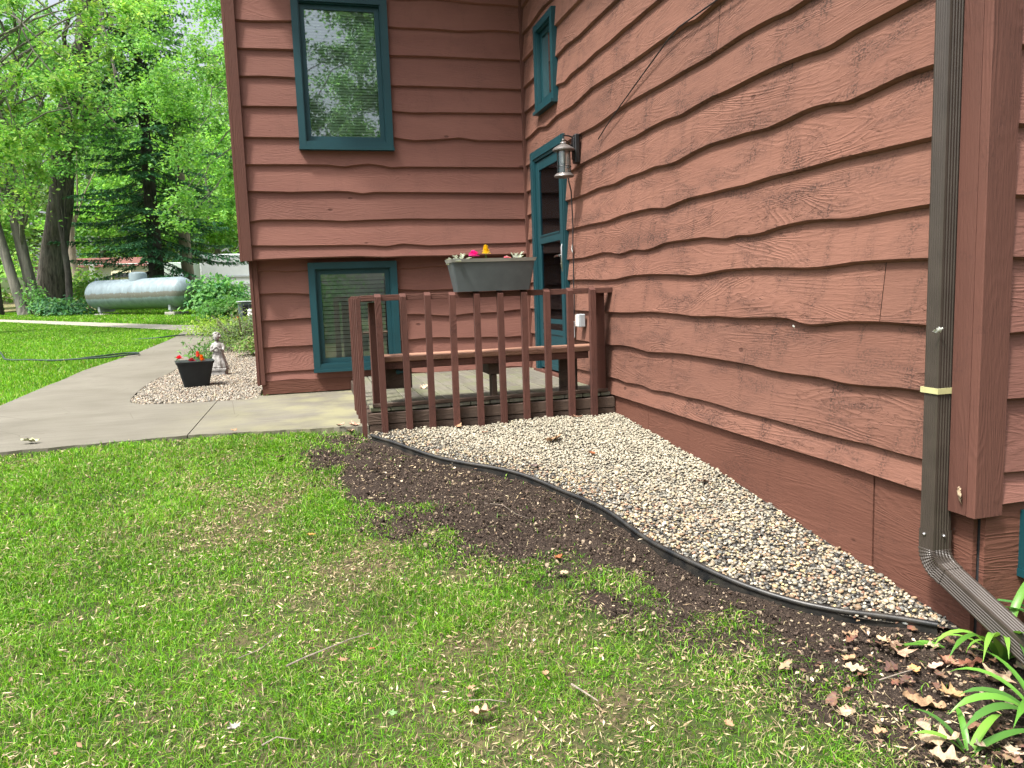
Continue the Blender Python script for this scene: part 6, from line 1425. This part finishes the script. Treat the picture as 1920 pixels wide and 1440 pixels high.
LV = [('large curled tan leaf lying on the pale gravel', -.69, -2.80, .135, .5, TAN, 1.2), ('small rusty leaf on the gravel right of the large curled one', -.56, -3.16, .06, 1.2, RST, .9),
 ('spiky tan leaf against the fourth railing picket', -1.22, -2.27, .07, 2.2, TAN, 1.0), ('tiny reddish leaf on the gravel near the railing', -1.08, -2.47, .045, .3, RST, .6), ('dark brown leaf on gravel below the right end of the railing', -.36, -2.33, .085, .1, BRN, .8),
 ('small dark leaf lying on gravel near the long wall', -.18, -3.84, .055, 2.6, (.18, .07, .04), .8), ('dark leaf scraps caught on the gravel beside the edging', -.98, -3.32, .07, 1.0, (.14, .10, .09), 1.0),
 ('big curled brown leaf in the grass at the bottom centre', -1.775, -5.44, .075, 2.7, (.40, .26, .18), 1.4), ('pale tan leaf in the grass just behind the big curled one', -1.78, -5.31, .035, .8, TAN, .8),
 ('crumpled grey-white leaf in the grass at the bottom left', -2.48, -5.31, .042, .6, GRY, 1.4), ('cream star-shaped leaf in the grass near the soil', -2.42, -2.66, .075, .9, PAL, .8), ('whitish leaf in the grass below the soil patch', -1.24, -4.63, .045, 1.9, PAL, 1.0),
 ('tan leaf fragment in the middle of the lawn', -2.16, -5.03, .035, .3, TAN, .8), ('rust-red scrap of leaf beside the long twig', -2.06, -4.99, .024, 2.3, RST, .5), ('pale leaf at the soil edge below the curved edging', -1.12, -5.13, .034, .2, PAL, .8),
 ('small tan leaf near the bottom right of the lawn', -1.09, -5.67, .036, 2.0, TAN, .8), ('orange-brown leaf where the soil meets the grass', -1.21, -4.45, .055, .7, RST, .8), ('white chip of leaf in the left lawn', -2.44, -3.84, .035, .1, PAL, .4),
 ('orange leaf strip in the left lawn', -2.25, -3.93, .045, 2.9, (.55, .28, .08), .5), ('yellowish leaf low in the left lawn', -2.88, -4.46, .035, 1.2, (.62, .50, .28), .8), ('tan leaf in the right half of the grass', -1.53, -5.29, .036, .9, TAN, .9),
 ('green leaf with a stalk at the bottom of the lawn', -2.03, -5.36, .034, 1.5, (.20, .34, .14), .6), ('pale sprig of leaves on the concrete at the lawn edge', -4.05, -1.80, .12, .3, (.40, .42, .24), .6), ('small leaf on the concrete beside the grass edge', -2.74, -2.0, .06, 2.5, TAN, .7),
 ('large tan oak leaf below the end of the edging', -.32, -5.47, .10, 1.2, (.38, .25, .17), .9), ('cream leaf left of the large tan oak leaf', -.54, -5.52, .055, 2.0, PAL, .9), ('brown leaf upper left of the large oak leaf', -.52, -5.46, .055, .5, TAN, .8),
 ('lobed tan leaf with holes between the two daylily clumps', -.14, -5.68, .10, .2, (.38, .27, .18), .9), ('small orange leaf in the dark litter', -.36, -5.57, .045, 1.2, (.55, .30, .12), .8), ('curled ochre leaf at the middle of the litter', -.36, -5.72, .075, 2.9, (.36, .22, .11), 1.3),
 ('wide brown leaf in the litter near the grass', -.47, -5.73, .095, 2.4, (.30, .19, .11), 1.0), ('pale leaf on the grass left of the litter', -.74, -5.72, .045, 1.0, PAL, 1.0), ('long crumpled tan leaf by the small daylily sprout', -.57, -5.90, .085, 2.5, (.36, .26, .17), 1.2),
 ('reddish-brown leaf close to the daylily at the corner', -.22, -5.56, .07, .6, (.36, .18, .12), 1.0), ('pinkish tan leaf right of the large oak leaf', -.28, -5.58, .06, .1, (.50, .34, .26), .9), ('ochre leaf leaning on the black edging', -.33, -5.395, .045, 1.8, (.48, .34, .20), .8),
 ('brown leaf leaning on the edging farther left', -.42, -5.335, .05, 2.2, (.30, .20, .12), .9), ('light tan leaf lowest at the bottom right', -.60, -5.96, .08, 2.2, (.38, .28, .19), 1.2), ('dusty leaf under the nearest daylily clump', -.40, -5.97, .06, .9, (.45, .34, .25), 1.0),
 ('thin brown leaf beside the ochre curled leaf', -.42, -5.86, .06, .7, BRN, .9), ('small folded leaf on the litter near the sprout', -.70, -5.82, .04, .2, TAN, 1.2), ('dark red-brown leaf behind the nearest daylily', -.17, -5.60, .08, 2.9, (.20, .08, .05), 1.0),
 ('upper crumpled leaf piled at the left foot of the railing', -1.93, -2.06, .08, .4, (.44, .28, .20), 1.2), ('left leaf of the pile at the railing foot', -2.02, -2.08, .07, 2.0, (.38, .24, .17), 1.3), ('flat leaf at the front of the pile at the railing foot', -1.96, -2.13, .07, 1.2, (.30, .19, .13), .8),
 ('pale scrap of leaf on the deck boards under the bench', -1.30, -1.2, .09, .5, (.55, .42, .30), .9)]
for k, (lb, x, y, sz, rz, c, cu) in enumerate(LV):
    z = float(gz(x, y)) + (0.002 if (x > edgeX(y) and y > -5.4) else -0.006 if y < -2.1 else 0.012)
    if 'curled' in lb or 'crumpled' in lb: z += 0.006
    if 'deck boards' in lb: z = 0.142
    if x > edgeX(y) and -5.4 < y < -2.2: z = zg(x, y) + 0.020
    ng = x < lawnX(y)
    if y < -5.3 and x > -0.8: sz *= 1.15
    if ng: z += 0.012
    oakleaf('dead_leaf', lb, x, y, z, sz, rz, random.uniform(-.3, .3), c, cu, 100 + k, pitch=random.uniform(-.25, .25))
oakleaf('dead_leaf', 'dry cream leaf hanging on the corner board beside the downspout', -.062, -5.43, .155, .075, 0.4, 1.3, PAL, .9, 301, None, 0.9)
oakleaf('dead_leaf', 'small white leaf stuck to the front of the downspout', -.128, -5.382, .725, .034, 2.4, .9, (.75, .75, .72), .6, 302, None, .3)
oakleaf('dead_leaf', 'dark curled leaf wedged beside the downspout in a web', -.07, -5.285, .70, .05, .2, .8, (.07, .06, .05), 1.4, 303, None, .2)
oakleaf('dead_leaf', 'white speck of leaf under a board edge of the long wall', -.046, -4.45, .70, .022, 1.2, 1.2, (.75, .74, .70), .6, 304, None, .2)
# matted leaf litter filling the near corner
Vl = []; Fl = []; Cl = []; r_ = random.Random(404)
for q_ in range(230):
    x = r_.uniform(-.95, .5); y = r_.uniform(-6.3, -5.33)
    if x < float(lawnX(y)) - .12 + r_.uniform(-.1, .2) or (y > -5.42 and x > -.05): continue
    sz = r_.uniform(.016, .058); rz = r_.uniform(0, 6.28); n = 12; lob = r_.uniform(2, 3.4); b0 = len(Vl); ph = r_.uniform(0, 6); tl = r_.uniform(-.7, .7); t2 = r_.uniform(-.5, .5); cu_ = r_.uniform(-.3, .8)
    cc = random.choice([(.22, .145, .09), (.15, .09, .06), (.28, .19, .12), (.09, .05, .035), (.16, .08, .05), (.34, .26, .18)]); z0 = float(gz(x, y)) - .012 + r_.uniform(0, .012)
    for k in range(n + 1):
        t = k / n; w_ = .30 * math.sin(math.pi * t ** .85) ** .8 * (1 + .34 * math.sin(t * lob * 6.283 + ph)) + .01
        for s_ in (-1, 0, 1):
            a_, b_ = (t - .5) * sz, s_ * w_ * sz; z = (cu_ * (s_ * w_) ** 2 * 2.5 + .06 * math.sin(9 * t + ph + 2 * s_) + r_.uniform(-.03, .03) + tl * (t - .5) * .5 + t2 * s_ * w_) * sz
            Vl.append((x + a_ * math.cos(rz) - b_ * math.sin(rz), y + a_ * math.sin(rz) + b_ * math.cos(rz), max(z0 + z + .3 * abs(tl) * sz, z0 - .004)))
    for k in range(n):
        for s_ in range(2): Fl.append((b0 + k * 3 + s_, b0 + k * 3 + s_ + 1, b0 + k * 3 + s_ + 4, b0 + k * 3 + s_ + 3)); Cl.append(tuple(c * r_.uniform(.8, 1.15) for c in cc))
tag(mk('leaf_litter', Vl, Fl, M_litter, None, True, np.array(Cl)), kind='stuff')
# twigs
def twig(label, pts, rad, grp='fallen twigs in the grass'):
    mb = MB(); P_ = [(x, y, float(gz(x, y)) + dz) for x, y, dz in pts]; mb.tube(P_, [rad * (1 - .6 * k / len(P_)) for k in range(len(P_))], 7, noise=.12); tag(mb.build('twig', M_twig, None, True), label, 'twig', grp)
twig('longest curved twig lying in the middle of the lawn', [(-2.34, -5.02, .006), (-2.28, -4.99, .010), (-2.20, -4.955, .012), (-2.13, -4.92, .012), (-2.06, -4.89, .008)], .0034)
twig('short dark twig in the right part of the lawn', [(-1.47, -5.37, .008), (-1.45, -5.42, .012), (-1.42, -5.47, .006)], .0036)
twig('straight twig above the big curled leaf', [(-1.80, -5.365, .008), (-1.74, -5.38, .010), (-1.69, -5.40, .006)], .0022)
twig('thin twig left of the longest curved twig', [(-2.50, -4.93, .006), (-2.43, -4.90, .010), (-2.39, -4.84, .008), (-2.34, -4.78, .006)], .002)
twig('pale twig at the bottom left of the lawn', [(-2.40, -5.41, .008), (-2.36, -5.39, .012), (-2.31, -5.41, .008)], .0026)
twig('thin dry stalk on the dark soil near the edging', [(-1.00, -4.10, .0), (-.97, -4.02, .012), (-.90, -3.9, .014)], .0014)
twig('pale root strand lying on the dark soil', [(-1.38, -3.75, .0), (-1.30, -3.82, .008), (-1.26, -3.95, .002), (-1.22, -4.02, .004)], .0012)
twig('twig across the dry litter at the bottom right', [(-.52, -5.60, .0), (-.44, -5.60, .010), (-.37, -5.585, .004)], .0026)
